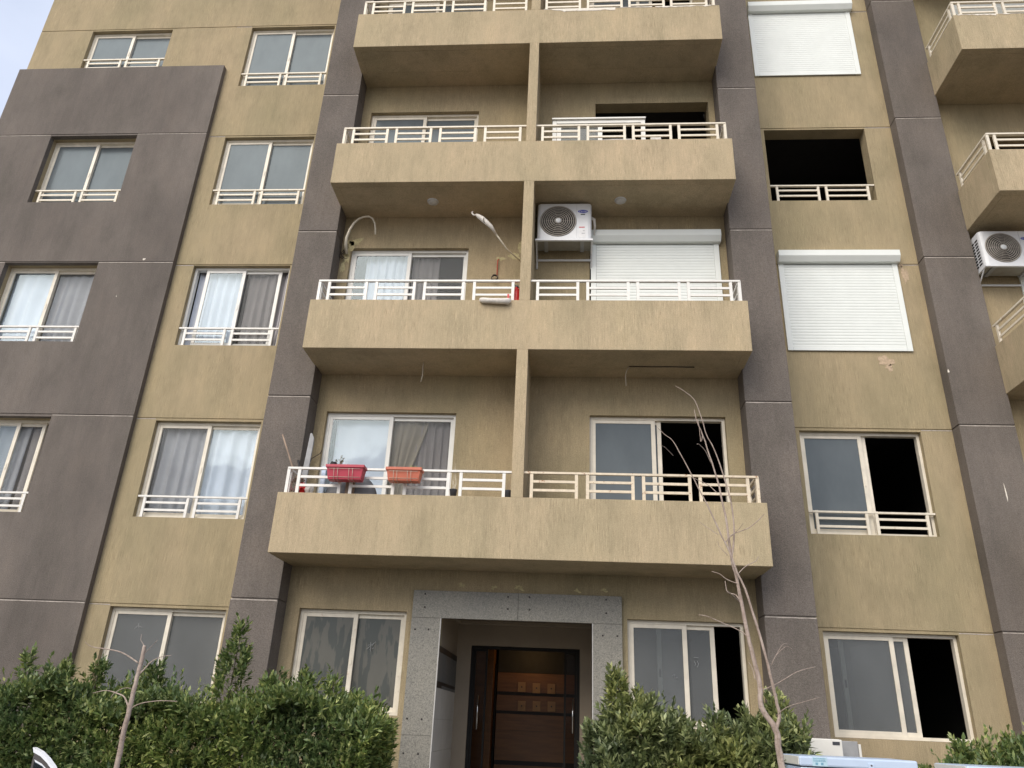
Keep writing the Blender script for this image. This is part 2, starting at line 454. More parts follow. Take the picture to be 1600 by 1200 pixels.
XL = (-10.9, -9.1); XM = (-7.34, -5.535); XR = (3.09, 4.92)
UP = [(4.34, 5.965), (7.37, 8.99), (10.35, 11.97), (13.32, 14.97), (16.34, 17.97)]
GRD = (1.61, 2.97)
holesL = [(*XM, *GRD)] + [(*XM, *u) for u in UP] + [(*XL, *GRD)] + [(*XL, *u) for u in UP[:3]] + [(*XL, 13.80, 14.97), (*XL, *UP[4])]
holesR = [(*XR, *GRD)] + [(*XR, *u) for u in UP]
relief_wall(-12.09, -5.0, 0, TOP, 0, .26, holesL, GR).build('wall', 'tan_stucco_dim', bld)
relief_wall(2.70, 5.42, 0, TOP, 0, .26, holesR, GR).build('wall', 'tan_stucco_dim', bld)
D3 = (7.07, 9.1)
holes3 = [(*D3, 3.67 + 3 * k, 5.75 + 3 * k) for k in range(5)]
relief_wall(6.18, 12.5, 0, TOP, 0, .26, holes3, []).build('wall', 'tan_stucco_dim', bld)
# grey panel in front of the left column
relief_wall(-12.14, -7.683, 0, 13.795, -.105, .10, [(*XL, *GRD)] + [(*XL, *u) for u in UP[:3]], GR[:4]).build('grey_panel', 'gray_stucco', bld)
# recessed middle wall
YC = -.68
CA = (-4.23, -2.21); CB = (-.18, 1.83)
holesC = [(-4.20, -2.685, 1.63, 2.95), (.325, 1.87, 1.63, 2.95), (-2.215, -.105, 0, 3.08)]
for k in range(5):
    z = 3 * k
    holesC.append((*CA, 3.66 + z, 5.90 + z))
    if k == 2: holesC.append((-.075, 1.95, 9.66, 12.03))
    else: holesC.append((*CB, 3.66 + z, 5.90 + z))
relief_wall(-4.40, 2.06, 0, TOP, YC, .24, holesC, []).build('wall', 'tan_stucco_dim', bld)
# pilasters
stacked(-5.06, -4.395, -1.03, -.001, 0, TOP, GR).build('pilaster', 'gray_stucco', bld, bevel=.006)
stacked(2.055, 2.72, -1.03, -.001, 0, TOP, GR).build('pilaster', 'gray_stucco', bld, bevel=.006)
stacked(5.39, 6.205, -.233, -.001, 0, TOP, GR).build('pilaster', 'gray_stucco', bld, bevel=.006)
def lip(x0, x1, yf, g):
    n = int((x1 - x0) / .12) + 1; mb = MB(); rnd = random.Random(int(x0 * 100 + g)); h = [rnd.uniform(.009, .016) for _ in range(n + 1)]
    for k in range(n):
        a = x0 + (x1 - x0) * k / n; b_ = x0 + (x1 - x0) * (k + 1) / n
        mb.quad((a, yf - .0025, g - h[k]), (b_, yf - .0025, g - h[k + 1]), (b_, yf - .0025, g), (a, yf - .0025, g))
        mb.quad((a, yf, g - h[k] - .002), (b_, yf, g - h[k + 1] - .002), (b_, yf - .0025, g - h[k + 1]), (a, yf - .0025, g - h[k]))
    mb.build('joint_lip', 'joint_mortar', bld)
for g in GR:
    for (xa, xb, yf) in ((-5.05, -4.405, -1.03), (2.065, 2.71, -1.03), (5.40, 6.195, -.233)): lip(xa, xb, yf, g - .001)
    if g < 13: lip(-12.13, -10.91, -.105, g - .001); lip(-9.09, -7.69, -.105, g - .001)
    lip(-7.68, -7.35, 0, g - .001); lip(4.93, 5.385, 0, g - .001)
# returns behind the middle block
MB().box(-4.40, -4.36, YC + .24, .0, 0, TOP).box(2.02, 2.06, YC + .24, .0, 0, TOP).build('wall_return', 'tan_stucco_dim', bld)
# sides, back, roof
MB().box(-12.09, -11.85, .262, 12, 0, TOP).build('wall', 'tan_stucco_dim', bld)
MB().box(12.26, 12.5, .262, 12, 0, TOP).build('wall', 'tan_stucco_dim', bld)
MB().box(-11.848, 12.258, 11.76, 12, 0, TOP).build('wall', 'tan_stucco_dim', bld)
MB().box(-11.848, 12.258, .262, 11.758, 18.2, 18.4).box(-4.36, 2.02, YC + .245, .26, 18.2, 18.4).build('roof', 'concrete_darkened', bld)
# interior floor slabs and partitions (unfinished rooms, their shade put into a near-black colour)
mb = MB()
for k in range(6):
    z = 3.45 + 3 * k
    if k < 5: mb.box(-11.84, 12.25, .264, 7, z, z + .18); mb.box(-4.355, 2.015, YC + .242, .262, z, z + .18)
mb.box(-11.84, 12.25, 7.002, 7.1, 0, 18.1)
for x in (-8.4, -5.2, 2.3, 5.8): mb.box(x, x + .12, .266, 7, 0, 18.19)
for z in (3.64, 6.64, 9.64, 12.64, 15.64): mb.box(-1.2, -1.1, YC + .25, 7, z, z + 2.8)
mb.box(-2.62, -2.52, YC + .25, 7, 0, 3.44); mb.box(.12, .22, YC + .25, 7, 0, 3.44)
mb.build('interior_structure', 'concrete_darkened', bld)

# ---- balconies
BX0, BX1, YF = -4.41, 2.072, -1.64
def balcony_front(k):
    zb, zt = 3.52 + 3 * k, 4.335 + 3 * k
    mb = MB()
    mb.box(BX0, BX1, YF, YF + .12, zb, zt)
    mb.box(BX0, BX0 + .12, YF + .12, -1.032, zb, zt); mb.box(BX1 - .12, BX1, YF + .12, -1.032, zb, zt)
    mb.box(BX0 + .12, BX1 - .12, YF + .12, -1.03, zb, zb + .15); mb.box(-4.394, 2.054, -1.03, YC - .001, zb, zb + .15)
    return mb.build('balcony', 'tan_stucco_bright', bld, bevel=.007)
for k in range(5): balcony_front(k)  # the topmost one, out of view, is added to shade the recess below
for k in range(5):
    zt = 4.335 + 3 * k; ze = 6.52 + 3 * k
    if k == 4: ze = 18.3
    MB().box(-1.247, -1.087, YF, YF + .12, zt, ze).box(-1.247, -1.087, YF + .12, YC - .001, zt - .66, ze).build('dividing_fin', 'tan_stucco_bright', bld)
# third bay balconies
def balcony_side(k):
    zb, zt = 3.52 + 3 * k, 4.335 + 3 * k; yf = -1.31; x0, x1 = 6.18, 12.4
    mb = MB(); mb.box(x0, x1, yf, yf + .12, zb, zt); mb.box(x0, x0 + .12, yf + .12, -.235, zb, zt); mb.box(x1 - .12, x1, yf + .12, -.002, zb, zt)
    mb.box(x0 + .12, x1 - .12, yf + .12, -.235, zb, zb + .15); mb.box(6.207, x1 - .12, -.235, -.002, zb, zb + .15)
    mb.build('balcony', 'tan_stucco_bright', bld, bevel=.007)
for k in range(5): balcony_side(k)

# ---- railings (post and crossbar meshes shared)
def shared(name, mb, mat):
    me = mb.mesh(name); me.materials.append(MATS[mat]); return me
RM = {}
def rail_meshes(mat):
    if mat not in RM:
        RM[mat] = dict(post=shared('post', MB().box(-.021, .021, -.015, .015, 0, .355), mat),
                       bar=shared('crossbar', MB().box(-.5, .5, -.010, .010, -.017, .017), mat),
                       top=shared('top_rail', MB().box(-.5, .5, -.022, .022, -.014, .014), mat))
    return RM[mat]
def rail_line(root, mat, a, b, panels, y, z, axis='x', h=.355):
    """top rail from a to b; panels = list of (start, end)"""
    M_ = rail_meshes(mat)
    def put(name, me, p, length=None):
        loc = (p, y, z) if axis == 'x' else (y, p, z)
        o_ = link(name, me, root, loc)
        if length: o_.scale.x = length
        if axis == 'y': o_.rotation_euler.z = R(90)
        return o_
    t = put('top_rail', M_['top'], (a + b) / 2, abs(b - a)); t.location.z += h
    for (p, q) in panels:
        put('post', M_['post'], p + .021); put('post', M_['post'], q - .021)
        for dz in (.118, .238):
            c_ = put('crossbar', M_['bar'], (p + q) / 2, q - p - .084); c_.location.z += dz + random.uniform(-.002, .002)
PL = [(-4.19, -3.57), (-3.455, -2.83), (-2.71, -2.08), (-1.955, -1.33)]
PR = [(-1.0, -.36), (-.255, .385), (.485, 1.13), (1.225, 1.88)]
for k in range(5):
    z = 4.337 + 3 * k; mat = 'white_paint' if k == 1 else ('rusty_cream_paint' if k == 0 else 'cream_paint')
    rr = empty('railing', (-2.8, -1.58, z)); rr.parent = bld
    rail_line(rr, 'white_paint' if k <= 1 else mat, -4.335, -1.25, PL, -1.58, z)
    link('post', rail_meshes('white_paint' if k <= 1 else mat)['post'], rr, (-4.32, -1.58, z))
    rail_line(rr, 'white_paint' if k <= 1 else mat, -1.56, -1.035, [(-1.50, -1.10)], -4.325, z, 'y')
    rr = empty('railing', (.5, -1.58, z)); rr.parent = bld
    rail_line(rr, mat, -1.085, 2.0, PR, -1.58, z)
    link('post', rail_meshes(mat)['post'], rr, (1.985, -1.58, z))
    rail_line(rr, mat, -1.56, -1.035, [(-1.50, -1.10)], 1.99, z, 'y')
    rr = empty('railing', (9, -1.25, z)); rr.parent = bld
    rail_line(rr, 'cream_paint', 6.22, 12.35, [(6.33 + i * .755, 6.33 + i * .755 + .65) for i in range(8)], -1.25, z)
    link('post', rail_meshes('cream_paint')['post'], rr, (6.24, -1.25, z))
    rail_line(rr, 'cream_paint', -1.23, -.235, [(-1.15, -.30)], 6.24, z, 'y')

def window_rail(x0, x1, z, y, mat):
    rr = empty('window_railing', ((x0 + x1) / 2, y, z)); rr.parent = bld
    xm = (x0 + x1) / 2
    rail_line(rr, mat, x0 + .004, x1 - .004, [(x0 + .10, xm - .05), (xm + .05, x1 - .10)], y, z, h=.335)

# ---- sliding windows
def frame_mb(x0, x1, z0, z1, y0, y1, w):
    mb = MB()
    mb.box(x0, x0 + w, y0, y1, z0, z1); mb.box(x1 - w, x1, y0, y1, z0, z1)
    mb.box(x0 + w, x1 - w, y0, y1, z1 - w, z1); mb.box(x0 + w, x1 - w, y0, y1, z0, z0 + w)
    return mb
def window(x0, x1, z0, z1, y, mat, sashes, parent=bld, handle=True):
    """sashes: list of (xa, xb, track, glass material)"""
    w = frame_mb(x0 + .002, x1 - .002, z0 + .002, z1 - .002, y, y + .09, .042).build('window', mat, parent, loc=((x0 + x1) / 2, y, z0))
    # lip of the outer frame
    for (xa, xb, tr, gm) in sashes:
        ys = y + .012 + .038 * tr
        s = frame_mb(xa, xb, z0 + .035, z1 - .035, ys, ys + .032, .062).build('sash', mat, w, loc=(xa, ys, z0), bevel=.003)
        g_ = MB().box(xa + .058, xb - .058, ys + .012, ys + .018, z0 + .09, z1 - .09).build('glass_pane', gm, w, loc=(xa, ys, z0))
        if handle:
            hx = xb - .032 if tr == 0 else xa + .032
            MB().box(hx - .012, hx + .012, ys - .008, ys, (z0 + z1) / 2 - .05, (z0 + z1) / 2 + .05).build('handle', 'charcoal' if tr else mat, w, bevel=.002)
    return w
def two(x0, x1, gl_l, gl_r):
    xm = (x0 + x1) / 2
    return [(x0 + .03, xm + .03, 0, gl_l), (xm - .03, x1 - .03, 1, gl_r)]
FY = .085
# left bay
window(*XM, *GRD, FY, 'frame_cream', two(*XM, 'dusty_sky_glass_low', 'dusty_sky_glass_low'))
window(*XM, *UP[0], FY, 'frame_cream', two(*XM, 'screen_glass', 'clear_glass'))
window(*XM, *UP[1], FY, 'frame_white', [(-7.12, -6.38, 0, 'clear_glass'), (-6.46, -5.72, 1, 'screen_glass')])
for k in (2, 3, 4): window(*XM, *UP[k], FY, 'frame_cream', two(*XM, 'dusty_sky_glass', 'dusty_sky_glass'))
# column behind the grey panel
window(*XL, *GRD, FY, 'frame_cream', two(*XL, 'dusty_sky_glass_low', 'dusty_sky_glass_low'))
window(*XL, *UP[0], FY, 'frame_cream', [(-10.87, -9.75, 0, 'clear_glass'), (-10.2, -9.32, 1, 'screen_glass')])
window(*XL, *UP[1], FY, 'frame_cream', two(*XL, 'clear_glass', 'screen_glass'))
for zz_ in (UP[2], (13.80, 14.97), UP[4]): window(*XL, *zz_, FY, 'frame_cream', two(*XL, 'dusty_sky_glass', 'dusty_sky_glass'))
# right bay
window(*XR, *GRD, FY, 'frame_cream', [(3.12, 4.07, 0, 'dusty_sky_glass_low'), (3.33, 4.28, 1, 'dusty_sky_glass_low')])
window(*XR, *UP[0], FY, 'frame_cream', [(3.12, 4.05, 0, 'dusty_sky_glass'), (3.19, 4.12, 1, 'dusty_sky_glass')])
window(*XR, *UP[4], FY, 'frame_cream', two(*XR, 'dusty_sky_glass', 'dusty_sky_glass'))
for z, m_ in ((4.345, 'white_paint'), (7.375, 'white_paint'), (10.355, 'cream_paint'), (13.325, 'cream_paint'), (16.345, 'cream_paint')):
    window_rail(*XM, z, .03, m_); window_rail(*XL, 13.81 if 13 < z < 14 else z, .0 if z < 13 else .03, m_)
for z in (4.345, 10.355, 16.345): window_rail(*XR, z, .03, 'cream_paint')
# centre
CY = YC + .075
window(-4.20, -2.685, 1.63, 2.95, CY, 'frame_worn', [(-4.17, -3.38, 0, 'smeared_glass'), (-3.45, -2.72, 1, 'smeared_glass')])
window(.325, 1.87, 1.63, 2.95, CY, 'frame_cream', [(.35, 1.12, 0, 'dusty_sky_glass_low'), (.72, 1.49, 1, 'dusty_sky_glass_low')])
for k in range(5):
    z0, z1 = 3.66 + 3 * k, 5.90 + 3 * k
    if k == 0: window(*CA, z0, z1, CY, 'frame_white', two(*CA, 'clear_glass', 'screen_glass'))
    elif k == 1: window(*CA, z0, z1, CY, 'frame_white', two(*CA, 'clear_glass', 'screen_glass'))
    else: window(*CA, z0, z1, CY, 'frame_cream', two(*CA, 'dusty_sky_glass', 'dusty_sky_glass'))
    if k == 0: window(*CB, z0, z1, CY, 'frame_cream', [(-.15, .80, 0, 'dusty_sky_glass'), (-.06, .89, 1, 'dusty_sky_glass')])
    if k >= 3: window(*CB, z0, z1, CY, 'frame_cream', [(-.15, .80, 0, 'dusty_sky_glass'), (.1, 1.05, 1, 'dusty_sky_glass')])
    if k in (0, 4): window(*D3, 3.67 + 3 * k, 5.75 + 3 * k, FY, 'frame_cream', two(*D3, 'dusty_sky_glass', 'dusty_sky_glass'))

# ---- roller shutters
def shutter(x0, x1, ztop, zbot, y, gw=.085, mat='shutter_white'):
    s = empty('roller_shutter', ((x0 + x1) / 2, y, zbot)); s.parent = bld
    prof = [(y - .16, ztop), (y - .16, ztop - .11), (y - .10, ztop - .20), (y - .002, ztop - .20), (y - .002, ztop)]
    MB().prism(prof[::-1], 'x', x0, x1 + .03).build('shutter_box', mat, s, bevel=.004)
    MB().box(x0 + .01, x0 + .01 + gw, y - .035, y - .002, zbot, ztop - .202).build('guide_rail', mat, s, bevel=.003)
    MB().box(x1 - gw, x1, y - .035, y - .002, zbot, ztop - .202).build('guide_rail', mat, s, bevel=.003)
    MB().box(x0 + gw + .012, x1 - gw - .002, y - .012, y - .006, zbot, ztop - .202).build('backing', 'gap_dark', s)
    n = int((ztop - .21 - zbot - .06) / .055); L_ = x1 - x0 - 2 * gw - .016; xm = (x0 + gw + .011 + x1 - gw) / 2
    pr = [(-.003, .001), (-.011, .003), (-.0135, .026), (-.012, .051), (-.003, .0535)]
    me = MB().prism(pr[::-1], 'x', -L_ / 2, L_ / 2).mesh('slat'); me.materials.append(MATS[mat])
    for i in range(n + 1):
        link('slat', me, s, (xm, y - .0125, zbot + .06 + i * (ztop - .21 - zbot - .06) / (n + 1)))
    MB().box(x0 + gw + .012, x1 - gw - .002, y - .034, y - .013, zbot, zbot + .058).build('bottom_bar', mat, s, bevel=.003)
    return s
shutter(3.05, 5.03, 9.20, 7.345, 0)
shutter(3.03, 5.04, 15.17, 13.30, 0)
shutter(-.17, 1.93, 9.15, 7.69, YC)
shutter(6.95, 9.2, 8.95, 6.70, 0)
shutter(6.95, 9.2, 14.95, 12.70, 0)

# ---- entrance portal in granite
YP = -.745
def slab(x0, x1, z0, z1, bolts):
    s = MB().box(x0, x1, YP, YP + .05, z0, z1).build('granite_slab', 'granite', bld, loc=((x0 + x1) / 2, YP, z0), bevel=.002)
    for (bx, bz) in bolts:
        MB().lathe([(0, -.010), (.009, -.009), (.012, -.004), (.012, 0)], (bx, YP, bz), 'y', 12).build('bolt', 'bolt_dark', s, loc=(bx, YP, bz), smooth=True)
slab(-2.60, -1.152, 2.872, 3.235, [(-2.44, 3.185), (-2.43, 3.01), (-1.295, 3.18), (-1.29, 3.02)])
slab(-1.149, .25, 2.872, 3.235, [(-1.0, 3.185), (-.995, 3.02), (.04, 3.185), (.04, 3.01)])
slab(-2.60, -2.205, 1.412, 2.869, [(-2.54, 2.715), (-2.355, 2.72), (-2.35, 1.605), (-2.54, 1.605)])
slab(-2.60, -2.205, .13, 1.409, [(-2.36, 1.20), (-2.55, 1.20)])
slab(-.135, .25, 1.412, 2.869, [(-.01, 2.72), (.185, 2.72), (-.0, 1.6), (.19, 1.6)])
slab(-.135, .25, .13, 1.409, [(-.0, 1.2), (.19, 1.2)])
MB().box(-2.204, -2.190, YP - .006, YP + .04, .13, 2.870).build('edge_trim', 'granite_edge', bld)
MB().box(-.149, -.136, YP - .006, YP + .04, .13, 2.870).build('edge_trim', 'granite_edge', bld)
# grey mortar backing between slab and wall
MB().box(-2.59, -2.217, YP + .052, YC - .002, .13, 3.22).box(-.103, .24, YP + .052, YC - .002, .13, 3.22).box(-2.217, -.103, YP + .052, YC - .002, 2.88, 3.22).build('mortar_bed', 'kerb_stone', bld)
# niche
niche = MB()
niche.box(-2.36, -2.216, YC + .242, 1.2, 0, 3.16)
niche.box(-.10, .04, YC + .242, 1.2, 0, 3.16)
niche.box(-2.215, -.101, YC + .242, 1.2, 3.082, 3.16)
niche.box(-2.36, -1.985, 1.2, 1.34, 0, 3.16); niche.box(-.28, .04, 1.2, 1.34, 0, 3.16); niche.box(-1.985, -.28, 1.2, 1.34, 2.705, 3.16)
niche.build('entrance_niche', 'niche_paint', bld)
MB().box(-2.215, -.101, 1.13, 1.199, 3.02, 3.081).box(-2.215, -2.15, YC, 1.129, 3.02, 3.081).build('ceiling_moulding', 'niche_paint', bld, bevel=.01)
MB().box(-2.215, -.101, YC - .3, 3.7, .13, .45).build('entrance_floor', 'tile_white', bld)
def tile(z0, z1, mat, ya=YC - .02, yb=1.195, n=1):
    for i in range(n):
        a = ya + (yb - ya) * i / n; b_ = ya + (yb - ya) * (i + 1) / n - .003
        MB().box(-2.2155, -2.203, a, b_, z0, z1).build('wall_tile', mat, bld)
tile(2.453, 2.53, 'tile_dark'); tile(2.083, 2.45, 'tile_gray', n=2)
tile(2.0, 2.08, 'tile_dark', yb=-.2); tile(2.04, 2.08, 'tile_dark', ya=-.197); tile(2.0, 2.037, 'tile_gray', ya=-.197)
tile(1.613, 1.997, 'tile_white', n=2); tile(1.226, 1.61, 'tile_white', n=2); tile(.84, 1.223, 'tile_white', n=2); tile(.453, .837, 'tile_white', n=2)
# door
dr = frame_mb(-1.982, -.283, .45, 2.702, 1.21, 1.28, .045).build('entrance_door', 'door_black', bld, loc=(-1.13, 1.21, .45))
for (xa, xb, hx) in ((-1.935, -1.72, -1.80), (-.52, -.33, -.40)):
    lf = frame_mb(xa, xb, .46, 2.655, 1.225, 1.262, .03).build('door_leaf', 'door_black', dr, loc=(xa, 1.22, .45))
    MB().box(xa + .028, xb - .028, 1.24, 1.247, .49, 2.63).build('glass_pane', 'door_glass', dr)
for hx in (-1.835, -.385):
    MB().tube([(hx, 1.17, 1.50), (hx, 1.17, 1.98)], .012, 8).tube([(hx, 1.17, 1.58), (hx, 1.24, 1.58)], .008, 6).tube([(hx, 1.17, 1.90), (hx, 1.24, 1.90)], .008, 6).build('door_handle', 'chrome', dr, smooth=True)
# lobby
MB().box(-2.5, -2.4, 1.345, 3.9, .45, 3.2).box(.1, .11, 1.345, 3.9, .45, 3.2).box(-2.4, .1, 1.345, 3.9, 2.98, 3.2).build('lobby_wall', 'concrete_darkened', bld)
zz = [.46, .92, 1.0, 1.49, 1.75, 1.80, 2.06, 2.11, 2.46, 2.97]
for a, b_, mt in ((.46, .93, 'lobby_wood'), (.93, 1.0, 'tile_dark'), (1.003, 1.488, 'lobby_wood'), (1.492, 1.76, 'lobby_wood'), (1.763, 1.81, 'tile_dark'),
                  (1.813, 2.075, 'lobby_wood'), (2.078, 2.13, 'tile_dark'), (2.133, 2.46, 'lobby_wood'), (2.463, 2.97, 'concrete_darkened')):  # top panel: near-black colour stands in for shade under the ceiling
    MB().box(-1.75, .09, 3.6 + (.0 if mt == 'lobby_wood' else .012), 3.66, a, b_).build('lobby_panel', mt, bld)
MB().box(-2.39, -1.80, 3.2, 3.9, .45, 2.9).build('lobby_column', 'lobby_wood', bld)
MB().box(-1.79, -1.76, 3.5, 3.66, .45, 2.6).build('lobby_trim', 'door_black', bld)
mbm = MB().box(-.07, .07, -.03, 0, -.085, .085).mesh('mailbox'); mbm.materials.append(MATS['mailbox_wood'])
kn = MB().box(-.012, .012, -.038, -.030, -.012, .012).mesh('mailbox_lock'); kn.materials.append(MATS['bolt_dark'])
for (x, z) in ((-1.3, 2.22), (-1.03, 2.21), (-.76, 2.21), (-1.29, 1.90), (-1.02, 1.905), (-.75, 1.91)):
    m_ = link('mailbox', mbm, bld, (x, 3.598, z)); link('lock', kn, m_, (x, 3.598, z))
lp = MB().lathe([(.0, -.02), (.09, -.02), (.10, 0)], (-1.1, 3.3, 2.97), 'z', 20).build('lobby_lamp', 'warm_lamp', bld)
ld = bpy.data.lights.new('lobby_light', 'POINT'); ld.energy = 1.3; ld.color = (1, .58, .22); ld.shadow_soft_size = .08
lo = bpy.data.objects.new('lobby_light', ld); scene.collection.objects.link(lo); lo.location = (-1.1, 3.1, 2.75)

# ---- plaster patches, cracks and paint scuffs on the walls
def blob(cx, cz, rx, rz, y, mat, seed, n=26, rough=.35, d=.004, name='plaster_patch'):
    rnd = random.Random(seed); ph = [rnd.uniform(0, 6.28) for _ in range(5)]
    pts = []
    for i in range(n):
        a = 2 * math.pi * i / n
        r_ = 1 + rough * (math.sin(2 * a + ph[0]) * .4 + math.sin(3 * a + ph[1]) * .4 + math.sin(5 * a + ph[2]) * .3 + math.sin(9 * a + ph[3]) * .25)
        pts.append((cx + rx * r_ * math.cos(a), cz + rz * r_ * math.sin(a)))
    mb = MB(); k = len(mb.v); mb.v.append((cx, y - d, cz)); mb.v += [(p[0], y - d, p[1]) for p in pts]; mb.v += [(p[0], y, p[1]) for p in pts]
    for i in range(n):
        j = (i + 1) % n
        mb.f.append((0, 1 + i, 1 + j)); mb.f.append((1 + i, n + 1 + i, n + 1 + j, 1 + j))
    return mb.build(name, mat, bld)
blob(-4.19, 9.02, .11, .075, YC, 'plaster_patch', 1, rough=.7); blob(-4.27, 8.84, .07, .19, YC, 'plaster_patch', 2, rough=.7); blob(-4.33, 8.52, .035, .12, YC, 'plaster_patch', 3, rough=.5)
blob(-1.66, 8.68, .07, .04, YC, 'plaster_patch', 4); blob(-1.43, 8.73, .10, .06, YC, 'plaster_patch', 5); blob(-1.34, 8.92, .04, .10, YC, 'plaster_patch', 6)
blob(5.14, 8.80, .045, .16, 0, 'plaster_pink', 7, rough=.6); blob(5.10, 8.98, .03, .04, 0, 'plaster_pink', 8)
blob(4.58, 7.18, .12, .085, 0, 'plaster_pink', 9, rough=.4); blob(4.62, 7.06, .06, .05, 0, 'plaster_pink', 19, rough=.6)
for i, (x, z) in enumerate(((-1.95, 3.33), (-1.5, 3.31), (-1.17, 3.33), (-1.12, 3.30), (-.35, 3.30), (.02, 3.32))):
    blob(x, z, .035, .022, YC, 'plaster_patch', 30 + i, rough=.9, d=.006)
for i, (x, z, rx, rz) in enumerate(((5.85, 4.95, .008, .12), (5.4, 6.9, .012, .03), (-8.25, 9.06, .026, .018))):
    blob(x, z, rx, rz, -.105 if x < -8 else -.233, 'white_plaster', 50 + i, d=.003, name='paint_scuff')
# crack lines at the joints and chips
for i in range(2):
    x = random.choice([random.uniform(-11.8, -7.9), random.uniform(-5.0, -4.45), random.uniform(2.1, 2.65)])
    z = random.uniform(2, 14)
    if x < -7.8 and (z > 13.5 or (-11 < x < -9)): continue
    blob(x, z, random.uniform(.004, .009), random.uniform(.008, .025), -.105 if x < -7 else -1.03, 'white_plaster', 80 + i, rough=.6, d=.002, name='paint_scuff')
# dripping white plaster along parapet tops
def drip(x0, x1, z, y, seed, amp=.05):
    rnd = random.Random(seed); n = int((x1 - x0) / .03); mb = MB()
    top = []; h = []
    v = .2
    for i in range(n + 1):
        v = max(0.04, min(1, v + rnd.uniform(-.25, .25))); h.append(amp * v * (1.8 if rnd.random() < .04 else 1) + .004)
    for i in range(n):
        a = x0 + (x1 - x0) * i / n; b_ = x0 + (x1 - x0) * (i + 1) / n
        mb.quad((a, y - .006, z - h[i]), (b_, y - .006, z - h[i + 1]), (b_, y - .006, z), (a, y - .006, z))
        mb.quad((a, y, z - h[i] - .003), (b_, y, z - h[i + 1] - .003), (b_, y - .006, z - h[i + 1]), (a, y - .006, z - h[i]))
        mb.quad((a, y - .006, z), (b_, y - .006, z), (b_, y + .05, z + .004), (a, y + .05, z + .004))
    mb.build('plaster_drip', 'white_plaster', bld)
drip(-1.02, .25, 13.338, YF, 3, .06); drip(.25, .9, 13.338, YF, 4, .012); drip(.95, 2.0, 13.338, YF, 5, .04); drip(6.25, 6.9, 13.338, -1.31, 6, .05); drip(6.95, 7.4, 13.338, -1.31, 8, .04)

# ================================================================ FITTINGS ON THE BUILDING
# ceiling lamps
for x, lab in ((-2.80, 'round ceiling lamp under the third balcony above the wrapped pole'), (.31, 'round ceiling lamp under the third balcony beside the air conditioner')):
    t = empty('ceiling_lamp', (x, -1.13, 9.518)); tag(t, lab, 'ceiling lamp', 'round lamps under the balcony slab')
    MB().lathe([(0, -.030), (.055, -.029), (.078, -.02), (.085, 0)], (x, -1.13, 9.519), 'z', 28).build('lamp_shade', 'lamp_plastic', t, smooth=True)
    MB().lathe([(.086, -.014), (.093, -.012), (.095, 0)], (x, -1.13, 9.519), 'z', 28).build('rim', 'ac_white', t, smooth=True)

